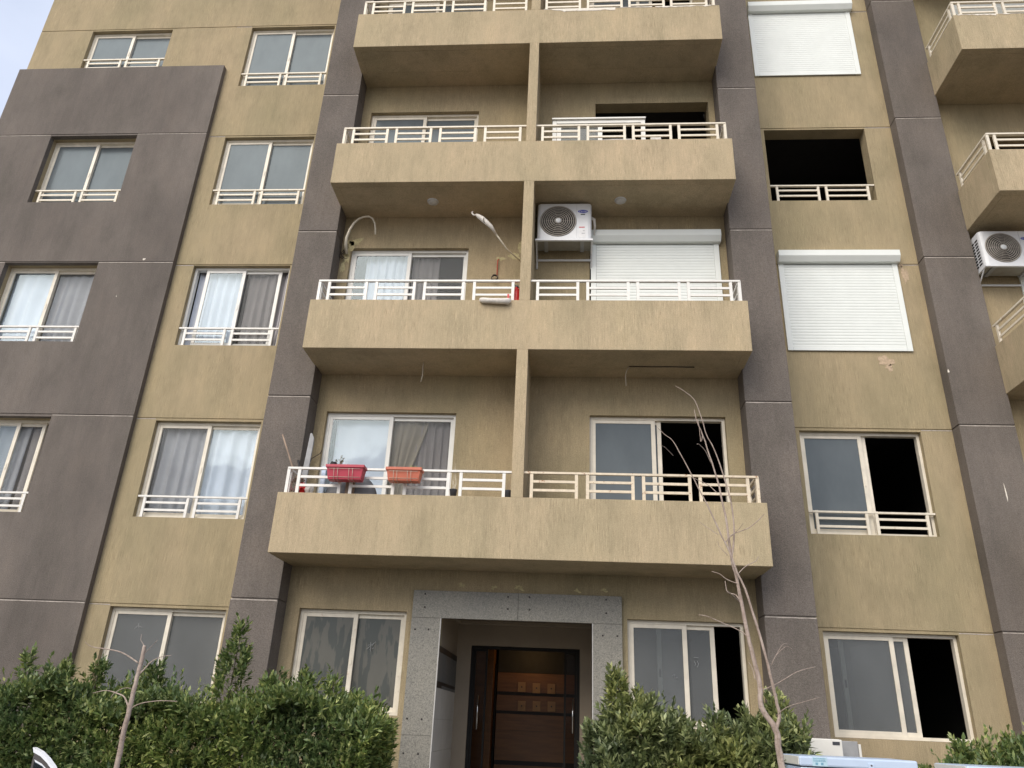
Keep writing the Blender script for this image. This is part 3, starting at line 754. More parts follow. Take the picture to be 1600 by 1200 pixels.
def ac_unit(x0, z0, yb, w, h, d, label):
    """outdoor unit: left edge x0, bottom z0, back at yb (wall side), depth d towards the street"""
    t = empty('air_conditioner', (x0 + w / 2, yb, z0)); tag(t, label, 'air conditioner', 'outdoor units of the air conditioners')
    yf = yb - d; x1 = x0 + w; z1 = z0 + h
    body = MB(); 
    # body as a rounded shell: plan outline with chamfered front corners
    pl = [(x0, yb), (x0, yf + .05), (x0 + .015, yf + .015), (x0 + .06, yf), (x1 - .06, yf), (x1 - .015, yf + .015), (x1, yf + .05), (x1, yb)]
    body.prism(pl[::-1], 'z', z0, z1).build('housing', 'ac_white', t, bevel=.012)
    cx, cz, r0 = x0 + w * .385, z0 + h * .50, h * .41
    MB().lathe([(0, -.002), (r0, -.002), (r0 + .001, .0)], (cx, yf - .002, cz), 'y', 40).build('fan_opening', 'dark_void', t)
    gm = MB()
    for i in range(8):
        r_ = r0 * (.2 + .8 * i / 7)
        pts = [(cx + r_ * math.cos(a), yf - .022 + .018 * (r_ / r0) ** 3, cz + r_ * math.sin(a)) for a in [2 * math.pi * j / 36 for j in range(37)]]
        gm.tube(pts, (.0085 if i < 7 else .013), 6, cap=False)
    for j in range(10):
        a = 2 * math.pi * j / 10
        gm.tube([(cx + r_ * math.cos(a), yf - .020 + .018 * (r_ / r0) ** 3, cz + r_ * math.sin(a)) for r_ in (r0 * .17, r0 * .6, r0)], .0028, 4, cap=False)
    gm.build('fan_guard', 'grille_metal', t, smooth=True)
    MB().lathe([(0, -.034), (.035, -.034), (.045, -.026), (.045, -.01)], (cx, yf, cz), 'y', 24).build('guard_hub', 'ac_white', t, smooth=True)
    bl = MB()
    for j in range(3):
        a = j * 2.094
        for s_ in range(5):
            a1, a2 = a + s_ * .2, a + (s_ + 1) * .2
            bl.quad(*[(cx + q * math.cos(aa), yf - .004, cz + q * math.sin(aa)) for q, aa in ((.04, a1), (r0 * .9, a1), (r0 * .9, a2), (.04, a2))])
    bl.build('fan_blade', 'door_black', t)
    # seam of the service panel
    MB().box(x0 + w * .725, x0 + w * .728, yf - .0015, yf, z0 + .02, z1 - .02).build('panel_seam', 'ac_gray', t)
    # logo
    lx, lz = x0 + w * .84, z0 + h * .77
    lg = MB(); n = 28
    lg.v += [(lx, yf - .004, lz)] + [(lx + .082 * math.cos(2 * math.pi * i / n), yf - .004, lz + .030 * math.sin(2 * math.pi * i / n)) for i in range(n)]
    lg.f += [(0, 1 + i, 1 + (i + 1) % n) for i in range(n)]
    lgo = lg.build('logo_badge', 'logo_blue', t)
    me = text_mesh('Carrier', .045, shear=.3); me.materials.clear(); me.materials.append(MATS['logo_white'])
    to = link('lettering', me, lgo, (lx, yf - .0062, lz)); to.rotation_euler.x = R(90)
    MB().box(lx - .035, lx + .035, yf - .003, yf, lz - .068, lz - .050).build('model_plate', 'charcoal', t)
    MB().box(lx - .062, lx + .03, yf - .003, yf, z0 + h * .315, z0 + h * .34).build('sticker', 'sticker_red', t)
    st = MB().box(lx - .062, lx + .045, yf - .002, yf, z0 + .03, z0 + h * .295).build('sticker', 'sticker_white', t)
    MB().box(lx - .0, lx + .03, yf - .0035, yf - .0022, z0 + h * .22, z0 + h * .235).box(lx - .02, lx + .03, yf - .0035, yf - .0022, z0 + h * .15, z0 + h * .165).build('sticker_print', 'ac_gray', st)
    # side grille
    sg = MB()
    for i in range(9):
        for j in range(2):
            ya = yf + .08 + j * .11
            sg.box(x0 - .003, x0 - .0005, ya, ya + .085, z0 + .07 + i * .056, z0 + .10 + i * .056)
    sg.build('side_grille', 'dark_void', t)
    # tray, feet and bracket
    br = MB()
    br.box(x0 - .02, x1 + .02, yf - .02, yf + .02, z0 - .035, z0 - .002)
    br.box(x0 - .02, x1 + .02, yb + .06, yb + .09, z0 - .16, z0 - .13)
    for xx in (x0 - .02, x1 - .01):
        br.box(xx, xx + .03, yf + .021, yb + .098, z0 - .035, z0 - .004)
        br.box(xx, xx + .03, yb + .075, yb + .098, z0 - .30, z0 - .036)
        br.prism([(yf + .05, z0 - .036), (yf + .08, z0 - .036), (yb + .075, z0 - .27), (yb + .075, z0 - .30)], 'x', xx + .008, xx + .022)
    br.build('wall_bracket', 'ac_white', t, bevel=.002)
    MB().box(x0 + .01, x1 - .01, yf + .022, yb, z0 - .003, z0 - .0005).build('base_plate', 'bracket_paint', t)
    for xx in (x0 + .12, x1 - .18):
        ft = MB()
        ft.box(xx, xx + .06, yf + .022, yb + .01, z0 - .022, z0 - .004)
        for yy in (yf + .09, yf + .19): ft.box(xx + .02, xx + .04, yy, yy + .02, z0 - .026, z0 - .0225)
        ft.build('foot', 'ac_gray', t)
    # refrigerant pipes with torn foam
    MB().tube([(x1 - .005, yf + .16, z0 + h * .75), (x1 + .045, yf + .17, z0 + h * .72), (x1 + .06, yf + .2, z0 + h * .55), (x1 + .05, yf + .24, z0 + h * .40), (x1 + .09, yb + .05, z0 + h * .34)], [.024, .026, .02, .012, .01], 8).build('pipe', 'cloth_white', t, smooth=True)
    return t
ac_unit(-1.045, 8.775, -.78, .885, .70, .33, 'white air conditioner unit beside the closed shutter of the second balcony')
ac_unit(6.235, 8.72, -.10, .86, .66, .33, 'white air conditioner unit at the right edge of the photo under a balcony')

# curved conduit arch on the left of the second balcony
t = empty('conduit', (-4.28, -.75, 8.8)); tag(t, 'curved cream conduit arching out of the wall beside the grey pilaster', 'pipe')
arc = [(-4.285, -.72, 8.76), (-4.275, -.85, 8.86), (-4.262, -.9, 8.96), (-4.225, -.9, 9.13), (-4.17, -.9, 9.26), (-4.10, -.9, 9.345), (-4.02, -.9, 9.385), (-3.93, -.9, 9.395), (-3.86, -.9, 9.35), (-3.81, -.9, 9.25), (-3.79, -.9, 9.15), (-3.775, -.9, 9.03)]
MB().tube(arc, [.028, .028, .024, .02, .018, .017, .016, .016, .015, .014, .013, .013], 10).build('tube', 'pipe_plastic', t, smooth=True)
mb = MB(); rnd = random.Random(5)
for i in range(7):
    p = Vector((-4.32, -.72, 8.82)); pts = [tuple(p)]
    for j in range(6):
        p = p + Vector((rnd.uniform(-.05, .05), rnd.uniform(-.03, .01), rnd.uniform(-.07, .05))); pts.append(tuple(p))
    mb.tube(pts, .005, 5)
mb.build('wiring', 'wire_dark', t, smooth=True)

# wrapped pole
t = empty('wrapped_pole', (-1.28, -.95, 8.46)); tag(t, 'thin pole wrapped in white cloth leaning out from the dividing fin', 'pole')
MB().tube([(-1.26, -.80, 8.50), (-1.53, -1.05, 8.63), (-1.80, -1.30, 8.914)], [.010, .012, .016], 8).build('rod', 'pipe_plastic', t, smooth=True)
MB().tube([(-1.70, -1.22, 8.80), (-1.78, -1.29, 8.90), (-1.87, -1.3, 8.985), (-1.94, -1.3, 9.055), (-1.99, -1.3, 9.09), (-2.03, -1.3, 9.125)], [.016, .034, .042, .042, .036, .02], 9).build('cloth', 'cloth_white', t, smooth=True)
MB().tube([(-2.03, -1.3, 9.12), (-2.07, -1.3, 9.11), (-2.10, -1.3, 9.15), (-2.095, -1.3, 9.18), (-2.08, -1.3, 9.175)], [.014, .015, .014, .012, .008], 7).build('hook', 'cloth_white', t, smooth=True)
MB().tube([(-1.895, -1.345, 9.03), (-1.90, -1.35, 8.99), (-1.885, -1.33, 8.94)], .006, 5).build('string', 'wire_dark', t)

# red wire coil
t = empty('hanging_wire', (-1.70, -.70, 8.66)); tag(t, 'red wire hanging from a plaster patch ending in a dark coil', 'wire')
MB().tube([(-1.685, -.69, 8.67), (-1.70, -.72, 8.63), (-1.705, -.71, 8.5), (-1.70, -.71, 8.32)], .008, 6).build('cable', 'wire_red', t, smooth=True)
pts = [(-1.735 + .055 * math.cos(a) * (1 - a * .01), -.72 - a * .003, 8.275 + .05 * math.sin(a)) for a in [i * .45 for i in range(34)]]
MB().tube(pts, .0075, 6).build('coil', 'wire_dark', t, smooth=True)
# loose wires under the slabs
t = MB().tube([(-2.69, -1.17, 6.518), (-2.69, -1.17, 6.47), (-2.685, -1.168, 6.30), (-2.70, -1.17, 6.2)], .007, 5).build('hanging_wire', 'wire_pale', smooth=True); tag(t, 'short pale wire hanging from the slab above the curtained balcony door', 'wire')
t = empty('slab_cable', (.4, -1.1, 6.5)); tag(t, 'thin cable stapled along the slab over the open balcony door with a dangling end', 'wire')
MB().tube([(.39, -1.11, 6.51), (.7, -1.115, 6.505), (1.0, -1.11, 6.512), (1.345, -1.11, 6.508), (1.30, -1.13, 6.50)], .008, 5).build('cable', 'wire_dark', t, smooth=True)
MB().tube([(.39, -1.11, 6.51), (.35, -1.11, 6.44), (.335, -1.11, 6.36), (.34, -1.11, 6.2)], .006, 5).build('cable', 'wire_pale', t, smooth=True)
t = MB().tube([(-4.215, -.70, 5.25), (-4.22, -.72, 5.2), (-4.29, -.74, 5.14), (-4.33, -.76, 5.10), (-4.345, -.77, 5.03)], .007, 5).build('loose_wire', 'wire_dark', smooth=True); tag(t, 'dark bent wire sticking out left of the lowest curtained door', 'wire')
t = MB().tube([(-1.26, -.75, 5.5), (-1.265, -.76, 5.1), (-1.29, -.78, 4.9), (-1.27, -.78, 4.6), (-1.28, -.78, 4.2)], .006, 5).build('vine_cable', 'wire_dark', smooth=True); tag(t, 'dark cable running down the left side of the lowest dividing fin', 'wire')

# red extinguisher on second balcony
t = empty('fire_extinguisher', (-1.305, -1.40, 7.3)); tag(t, 'red fire extinguisher beside the dividing fin on the second balcony', 'fire extinguisher')
MB().lathe([(0, 0), (.06, .0), (.065, .02), (.065, .29), (.05, .33), (.02, .35), (.02, .37), (0, .37)], (-1.305, -1.44, 7.30), 'z', 18).build('cylinder_body', 'red_paint', t, smooth=True)
MB().box(-1.33, -1.28, -1.455, -1.425, 7.67, 7.70).tube([(-1.32, -1.44, 7.70), (-1.36, -1.44, 7.73)], .008, 6).build('valve', 'black_plastic', t)
MB().tube([(-1.30, -1.46, 7.68), (-1.25, -1.5, 7.62), (-1.25, -1.5, 7.45)], .009, 6).build('hose', 'black_plastic', t, smooth=True)
# rolled cloth on parapet
t = empty('rolled_cloth', (-1.6, -1.68, 7.3)); tag(t, 'rolled white cloth tied to the outside of the second balcony rail', 'cloth')
MB().tube([(-1.82, -1.665, 7.325), (-1.78, -1.685, 7.30), (-1.65, -1.69, 7.29), (-1.50, -1.69, 7.285), (-1.41, -1.685, 7.285), (-1.38, -1.67, 7.315)], [.028, .042, .04, .044, .05, .03], 10).build('cloth_roll', 'cloth_white', t, smooth=True)
MB().box(-1.42, -1.39, -1.70, -1.64, 7.32, 7.40).build('tie', 'red_paint', t)

# flower boxes
def planter(x0, x1, z0, z1, mat, label, plants):
    t = empty('flower_box', ((x0 + x1) / 2, -1.72, z0)); tag(t, label, 'flower box', 'plastic flower boxes hooked on the balcony rail')
    yb, yf = -1.625, -1.80; i = .03
    pr = [(yb, z1), (yf, z1), (yf + i, z0), (yb - i * .3, z0)]
    # tapered tub
    mb = MB(); mb.v += [(x0, yf, z1), (x1, yf, z1), (x1, yb, z1), (x0, yb, z1), (x0 + i, yf + i, z0), (x1 - i, yf + i, z0), (x1 - i, yb - .01, z0), (x0 + i, yb - .01, z0)]
    mb.f += [(0, 4, 5, 1), (1, 5, 6, 2), (2, 6, 7, 3), (3, 7, 4, 0), (4, 7, 6, 5), (0, 1, 2, 3)]
    mb.build('tub', mat, t, bevel=.006)
    frame = MB(); a, b_, c_, d_ = x0 - .008, x1 + .008, yf - .010, yb + .004
    frame.box(a, b_, c_, yf - .001, z1 - .035, z1 + .004).box(a, x0 - .001, yf - .001, yb, z1 - .035, z1 + .004).box(x1 + .001, b_, yf - .001, yb, z1 - .035, z1 + .004)
    frame.build('rim', mat, t, bevel=.003)
    w = MB(); L_ = x1 - x0
    for f_ in (.22, .32, .62, .72):
        xx = x0 + L_ * f_
        w.tube([(xx, yb + .03, z1 + .01), (xx, yf - .012, z1 - .05), (xx, yf + i - .012, z0 - .002), (xx, yb, z0 - .006)], .003, 5)
    for zz_, ins in ((z1 - .055, -.006), (z0 + .03, i * .8 - .006)):
        w.tube([(x0 + .04 + ins * .3, yf + ins - .002, zz_), (x1 - .04, yf + ins - .002, zz_)], .003, 5)
    w.build('wire_holder', 'wire_pale', t, smooth=True)
    MB().box(x0 + .02, x1 - .02, yf + .02, yb - .02, z1 - .012, z1 + .001).build('potting_soil', 'soil', t)
    if plants == 'twig':
        s = MB(); rnd = random.Random(2); lf = MB()
        for j in range(5):
            p0 = Vector((x0 + .12 + rnd.uniform(-.02, .02), -1.70, z1)); p1 = p0 + Vector((rnd.uniform(-.03, .06), rnd.uniform(-.02, .02), rnd.uniform(.08, .17)))
            s.tube([tuple(p0), tuple((p0 + p1) / 2 + Vector((.01, 0, 0))), tuple(p1)], .003, 4)
            for q in range(5):
                c_ = p0.lerp(p1, .5 + q * .12) + Vector((rnd.uniform(-.02, .02), 0, rnd.uniform(-.01, .01)))
                lf.quad(c_ + Vector((-.012, 0, 0)), c_ + Vector((0, -.006, -.009)), c_ + Vector((.012, .003, 0)), c_ + Vector((0, .003, .011)))
        s.build('stem', 'wood_stick', t); lf.build('leaves', 'pot_leaf', t)
        MB().lathe([(0, 0), (.035, 0), (.045, .07), (.04, .07), (.036, .02)], (x0 + .06, -1.70, z1 - .01), 'z', 12).build('pot', 'black_plastic', t)
    else:
        s = MB(); rnd = random.Random(3)
        for j in range(40):
            bx = x1 - .02 - rnd.random() * .16; p0 = Vector((bx, -1.71 + rnd.uniform(-.05, .05), z1)); d_ = Vector((rnd.uniform(-.03, .03), rnd.uniform(-.02, .02), rnd.uniform(.02, .06)))
            s.quad(p0 + Vector((-.006, 0, 0)), p0 + Vector((.006, 0, 0)), p0 + d_)
        s.build('sprouts', 'cactus', t)
planter(-3.735, -3.225, 4.49, 4.685, 'red_plastic', 'crimson flower box with a small twiggy plant on the first balcony rail', 'twig')
planter(-2.915, -2.445, 4.49, 4.665, 'orange_plastic', 'orange flower box with yellow green sprouts on the first balcony rail', 'sprout')

# satellite dish lying behind the first rail
t = empty('satellite_dish', (-3.45, -1.42, 4.2)); tag(t, 'grey satellite dish standing behind the rail of the first balcony', 'satellite dish')
mb = MB(); n = 32; prof = [(0, 0), (.1, .006), (.2, .024), (.3, .052), (.37, .08), (.375, .075), (.3, .044), (.2, .016), (.1, -.002), (0, -.008)]
mb.lathe(prof, (-3.47, -1.48, 4.31), 'y', n)
mb.build('reflector', 'dish_gray', t, smooth=True)
MB().box(-3.52, -3.40, -1.53, -1.49, 4.10, 4.55).build('mount', 'wood_stick', t)
MB().tube([(-3.46, -1.5, 4.3), (-3.46, -1.30, 3.9), (-3.46, -1.25, 3.68)], .02, 8).build('arm', 'dish_pale', t)
# leaning boards and sticks at the left end of the first balcony
t = MB().prism([(-4.285, 4.35), (-4.20, 4.35), (-4.17, 5.20), (-4.175, 5.27), (-4.215, 5.34), (-4.235, 5.33)], 'y', -1.23, -1.20).build('leaning_board', 'board_gray'); tag(t, 'tall grey board leaning against the inside of the left pilaster', 'board')
t = MB().tube([(-4.30, -1.36, 3.68), (-4.34, -1.40, 4.74), (-4.57, -1.42, 5.24)], [.014, .014, .010], 7).build('wooden_stick', 'wood_stick', smooth=True); tag(t, 'thin wooden stick leaning out past the left end of the first balcony', 'stick')
t = empty('broom', (-4.2, -1.35, 3.68)); tag(t, 'short dark handled brush standing in the corner of the first balcony', 'broom')
MB().tube([(-4.13, -1.35, 3.68), (-4.25, -1.38, 4.78)], .013, 7).build('shaft', 'wood_stick', t)
MB().tube([(-4.25, -1.38, 4.75), (-4.29, -1.39, 4.87)], .016, 7).build('grip', 'black_plastic', t)
t = MB().box(-3.905, -3.845, -1.47, -1.44, 3.68, 4.76).build('white_plank', 'freezer_blue', bevel=.003); tag(t, 'upright white plank behind the rail left of the crimson flower box', 'plank')
rnd = random.Random(8)
junk = [('red folded clothes crumpled at the left corner of the first balcony', 'clothes', 'red_paint'), ('brown cardboard piece at the left corner of the first balcony', 'cardboard', 'wood_stick'),
        ('white crumpled bag at the left corner of the first balcony', 'bag', 'cloth_white'), ('dark grey sack at the left corner of the first balcony', 'sack', 'charcoal')]
for i, (lab, cat, mt) in enumerate(junk):
    mb = MB(); cx, cz = (-4.20, 4.45) if i == 0 else ((-4.25, 4.60) if i == 1 else ((-4.08, 4.44) if i == 2 else (-4.12, 4.15)))
    rr_ = (.09, .07, .07, .17)[i]
    mb.lathe([(0, -rr_), (rr_ * .7, -rr_ * .8), (rr_, -.1 * rr_), (rr_ * .75, rr_ * .6), (rr_ * .3, rr_ * .95), (0, rr_)], (cx, -1.36, cz), 'z', 9)
    mb.v = [(x + rnd.uniform(-.25, .25) * rr_, y + rnd.uniform(-.2, .2) * rr_, z + rnd.uniform(-.25, .25) * rr_) for x, y, z in mb.v]
    o = mb.build('corner_' + cat, mt); tag(o, lab, cat)
# storage box that carries the clutter
t = MB().box(-4.28, -4.02, -1.50, -1.22, 3.672, 4.12).build('storage_crate', 'board_gray', bevel=.01); tag(t, 'grey storage crate under the clutter in the left corner of the first balcony', 'crate')
# small black pots
for (x, lab) in ((-2.03, 'black flower pot with bare stalks right of the curtained door'), (-1.29, 'black flower pot with a dried plant beside the dividing fin')):
    t = empty('flower_pot', (x, -1.55, 4.34)); tag(t, lab, 'flower pot', 'black pots on the first balcony parapet')
    MB().lathe([(0, 0), (.038, 0), (.05, .10), (.054, .105), (.05, .11), (.044, .10), (.0, .095)], (x, -1.545, 4.338), 'z', 16).build('pot', 'charcoal', t, smooth=True)
    s = MB(); rnd = random.Random(int(abs(x) * 100))
    for j in range(7):
        p = Vector((x + rnd.uniform(-.02, .02), -1.545, 4.43)); q = p + Vector((rnd.uniform(-.05, .07), rnd.uniform(-.03, .03), rnd.uniform(.12, .3 if x > -1.5 else .42)))
        s.tube([tuple(p), tuple((p + q) / 2 + Vector((rnd.uniform(-.02, .02), 0, 0))), tuple(q)], [.003, .0025, .001], 4)
    s.build('stalks', 'wood_stick' if x > -1.5 else 'pipe_plastic', t)

# uninstalled window frame and boards on the third balcony
t = empty('loose_window', (0, -1.2, 9.7)); tag(t, 'white uninstalled window frame leaning behind the third balcony rail', 'window frame')
frame_mb(-.83, .745, 9.69, 11.13, -1.24, -1.17, .07).build('outer_frame', 'frame_white', t, bevel=.004)
frame_mb(-.755, .02, 9.77, 11.055, -1.225, -1.19, .075).build('sash', 'frame_white', t, bevel=.003)
MB().box(-.68, -.055, -1.21, -1.204, 9.84, 10.98).build('glass_pane', 'dusty_sky_glass_low', t)
MB().box(-.84, .755, -1.27, -1.13, 11.132, 11.16).build('head_flashing', 'frame_white', t)
t = MB().box(.0, .60, -1.05, -1.02, 9.68, 10.88).build('cardboard_panel', 'cloth_white', bevel=.004); tag(t, 'pale panel standing behind the loose window frame', 'panel')
t = MB().box(.84, 1.02, -1.12, -1.02, 9.68, 10.86).build('pale_board', 'cloth_white', bevel=.004); tag(t, 'narrow pale board right of the loose window frame', 'board')
# things on the fourth balcony
t = empty('cable_coil', (-.72, -1.35, 13.38)); tag(t, 'round coil of white hose behind the top balcony rail', 'hose')
mb = MB()
for q, r_ in enumerate((.26, .235, .21)):
    mb.tube([(-.68 + r_ * math.cos(a), -1.38 + .02 * q, 13.17 + r_ * math.sin(a)) for a in [i * 2 * math.pi / 40 for i in range(41)]], .014, 6, cap=False)
mb.build('hose_loop', 'ac_white', t, smooth=True)
t = MB().box(.05, 1.6, -1.30, -1.22, 13.42, 13.49).build('pale_beam', 'cloth_white', bevel=.004); tag(t, 'long pale plank lying behind the top right balcony rail', 'plank')

# curtains
def curtain(x0, x1, z0, z1, y, folds, amp, mat, label, gather=0, name='curtain', diag=None):
    n = folds * 8; rows = 10; mb = MB(); ph = random.uniform(0, 6)
    for j in range(rows + 1):
        tz = j / rows; z = z1 - (z1 - z0) * tz
        for i in range(n + 1):
            tx = i / n
            xa, xb = x0, x1
            if diag is not None:       # swept aside towards one edge
                s_ = math.sin(min(1, tz * 1.15) * math.pi / 2) ** 1.3
                if diag > 0: xa = x0 + (x1 - x0) * .70 * s_
                else: xb = x1 - (x1 - x0) * .70 * s_
            x = xa + (xb - xa) * tx + .012 * math.sin(5 * tx * folds + ph)
            yy = y + amp * math.sin(2 * math.pi * folds * tx + .6 * math.sin(7 * tx + ph) + .5 * tz) * (.5 + .5 * tz) + .01 * math.sin(3 * tz + 9 * tx)
            mb.v.append((x, yy, z))
    for j in range(rows):
        for i in range(n):
            a = j * (n + 1) + i; mb.f.append((a, a + 1, a + n + 2, a + n + 1))
    o = mb.build(name, mat, smooth=True); tag(o, label, 'curtain', 'curtains hanging behind the window panes')
    sd = o.modifiers.new('thickness', 'SOLIDIFY'); sd.thickness = .002
    return o
curtain(-7.30, -6.46, 4.3, 5.95, .215, 5, .035, 'curtain_white', 'thin white curtain behind the mesh screen beside a bright pane, first floor left bay')
curtain(-6.44, -5.56, 4.3, 5.95, .215, 4, .04, 'curtain_white', 'bright bluish white curtain in the right pane, first floor left bay')
curtain(-7.28, -6.40, 7.3, 8.98, .215, 6, .035, 'curtain_white', 'white folded curtain in the left pane, second floor left bay')
curtain(-6.35, -5.60, 7.3, 8.98, .215, 6, .035, 'curtain_gray', 'grey curtain in the right pane, second floor left bay')
curtain(-10.86, -10.0, 7.3, 9.0, .215, 3, .035, 'curtain_white', 'smooth white curtain in the left pane of the second floor window in the grey panel')
curtain(-9.98, -9.12, 7.3, 9.0, .215, 5, .03, 'curtain_white', 'white curtain behind the screen of the second floor window in the grey panel')
curtain(-10.86, -9.62, 4.3, 5.97, .215, 6, .03, 'curtain_white', 'white curtain in the first floor window in the grey panel')
curtain(-9.60, -9.12, 4.3, 5.97, .225, 4, .03, 'curtain_gray', 'lavender grey curtain at the right side of the first floor window in the grey panel')
curtain(-4.10, -3.22, 3.7, 5.88, YC + .215, 2, .02, 'curtain_white', 'plain white curtain behind the left pane of the first balcony door')
curtain(-3.20, -2.62, 3.7, 5.88, YC + .195, 4, .035, 'curtain_taupe', 'taupe curtain drawn aside in the first balcony door', diag=-1)
curtain(-3.0, -2.24, 3.7, 5.88, YC + .235, 8, .03, 'curtain_gray', 'grey pleated curtain behind the right pane of the first balcony door')
curtain(-4.00, -3.26, 6.7, 8.88, YC + .215, 6, .04, 'curtain_white', 'white pleated curtain behind the left pane of the second balcony door')
curtain(-3.18, -2.72, 6.7, 8.88, YC + .215, 5, .03, 'curtain_gray', 'grey curtain in the middle of the second balcony door')

# paint marks on the lower panes
def scribble(pts, y, label):
    mb = MB()
    for seg in pts: mb.tube([(x, y, z) for x, z in seg], .0024, 4)
    o = mb.build('chalk_mark', 'glass_mark'); tag(o, label, 'paint mark')
scribble([[(-3.20, 2.50), (-3.13, 2.52), (-3.18, 2.44), (-3.12, 2.47)], [(-3.17, 2.54), (-3.16, 2.42)], [(-3.22, 2.45), (-3.10, 2.55)]], YC + .112, 'scratched white star mark on the glass left of the entrance')
scribble([[(-6.95, 2.66), (-6.90, 2.71), (-6.84, 2.69)], [(-6.90, 2.75), (-6.88, 2.68)]], FY + .022, 'small chalk mark on the ground floor window behind the hedge')
scribble([[(1.20, 2.50), (1.26, 2.50)], [(1.20, 2.46), (1.22, 2.42), (1.21, 2.40)], [(1.24, 2.46), (1.26, 2.42), (1.24, 2.38)]], YC + .112, 'white number marks on the middle pane right of the entrance')
scribble([[(.90, 2.26), (.94, 2.28), (.93, 2.23), (.97, 2.24)]], YC + .082, 'faint scribble on the left pane right of the entrance')

# ================================================================ STREET THINGS IN FRONT
# bare trees
TREE_R = [
    ([(1.149, -5.0, -.1), (1.16, -5.0, .6), (1.149, -5.0, 1.212), (1.124, -5.0, 1.379), (1.111, -5.0, 1.529), (1.103, -5.0, 1.639), (1.012, -4.998, 1.792), (1.015, -4.997, 1.929), (0.991, -4.995, 2.091), (0.952, -4.993, 2.33), (0.921, -4.991, 2.577), (0.896, -4.99, 2.781), (0.87, -4.988, 2.911), (0.86, -4.986, 3.125), (0.825, -4.985, 3.456), (0.768, -4.983, 3.743), (0.701, -4.981, 4.01), (0.654, -4.98, 4.163), (0.642, -4.978, 4.256)], 0.047, 0.003),
    ([(1.103, -5.0, 1.639), (1.139, -5.004, 1.729), (1.128, -5.009, 1.819), (1.1, -5.013, 2.001), (1.068, -5.017, 2.187), (1.014, -5.022, 2.427), (0.952, -5.026, 2.674), (0.9, -5.03, 2.8), (0.85, -5.035, 2.97), (0.795, -5.039, 3.095), (0.704, -5.043, 3.326), (0.618, -5.048, 3.518), (0.52, -5.052, 3.733), (0.429, -5.056, 3.918), (0.364, -5.061, 3.975), (0.294, -5.065, 4.044)], 0.021, 0.003),
    ([(0.868, -5.0, 2.909), (0.908, -4.994, 3.151), (0.901, -4.988, 3.401), (0.846, -4.983, 3.686), (0.789, -4.977, 3.893), (0.737, -4.971, 4.014), (0.698, -4.965, 4.2), (0.65, -4.96, 4.358), (0.569, -4.954, 4.442), (0.486, -4.948, 4.501)], 0.011, 0.003),
    ([(0.698, -5.0, 4.003), (0.681, -4.979, 3.95), (0.677, -4.958, 4.11), (0.667, -4.937, 4.179)], 0.006, 0.003),
    ([(0.759, -5.0, 3.737), (0.698, -5.072, 3.829), (0.639, -5.145, 3.861), (0.605, -5.217, 3.84)], 0.006, 0.003),
    ([(0.431, -5.0, 3.807), (0.352, -5.122, 3.834), (0.299, -5.243, 3.814)], 0.004, 0.002),
    ([(0.786, -5.0, 3.479), (0.73, -4.944, 3.563), (0.649, -4.888, 3.624), (0.604, -4.831, 3.67)], 0.005, 0.003),
    ([(0.826, -5.0, 3.051), (0.888, -5.03, 3.116), (1.016, -5.06, 3.166), (1.121, -5.09, 3.253), (1.137, -5.12, 3.272)], 0.007, 0.003),
    ([(0.882, -5.0, 3.106), (0.936, -5.066, 3.157), (0.956, -5.133, 3.184)], 0.004, 0.002),
    ([(0.773, -5.0, 3.119), (0.724, -4.876, 3.196), (0.662, -4.752, 3.287)], 0.004, 0.002),
    ([(0.839, -5.0, 2.945), (0.78, -5.007, 3.011), (0.76, -5.015, 3.057)], 0.004, 0.002),
    ([(0.905, -5.0, 2.79), (0.991, -4.944, 2.87), (1.086, -4.888, 2.926), (1.129, -4.832, 2.976)], 0.006, 0.003),
    ([(0.9, -5.0, 2.717), (0.814, -5.004, 2.75), (0.765, -5.008, 2.789), (0.698, -5.012, 2.807)], 0.006, 0.003),
    ([(0.928, -5.0, 2.551), (0.887, -4.977, 2.629), (0.827, -4.954, 2.656), (0.817, -4.93, 2.747)], 0.008, 0.004),
    ([(0.904, -5.0, 2.575), (0.839, -5.087, 2.611), (0.774, -5.175, 2.63)], 0.006, 0.003),
    ([(0.967, -5.0, 2.291), (0.89, -4.983, 2.353), (0.771, -4.966, 2.406), (0.651, -4.949, 2.458), (0.587, -4.933, 2.469)], 0.007, 0.003),
    ([(1.012, -5.0, 1.906), (1.164, -4.939, 1.97), (1.337, -4.877, 2.064), (1.504, -4.816, 2.113)], 0.007, 0.003),
    ([(1.112, -5.0, 2.095), (1.155, -4.996, 2.168), (1.242, -4.992, 2.243), (1.29, -4.988, 2.221)], 0.004, 0.002),
    ([(1.154, -5.0, 2.168), (1.227, -4.94, 2.257), (1.284, -4.879, 2.28)], 0.003, 0.002),
    ([(0.981, -5.0, 1.988), (0.977, -4.957, 2.07), (0.961, -4.914, 2.12)], 0.005, 0.003),
    ([(1.117, -5.0, 1.737), (1.185, -5.073, 1.797), (1.288, -5.145, 1.835), (1.387, -5.218, 1.867)], 0.005, 0.002)]
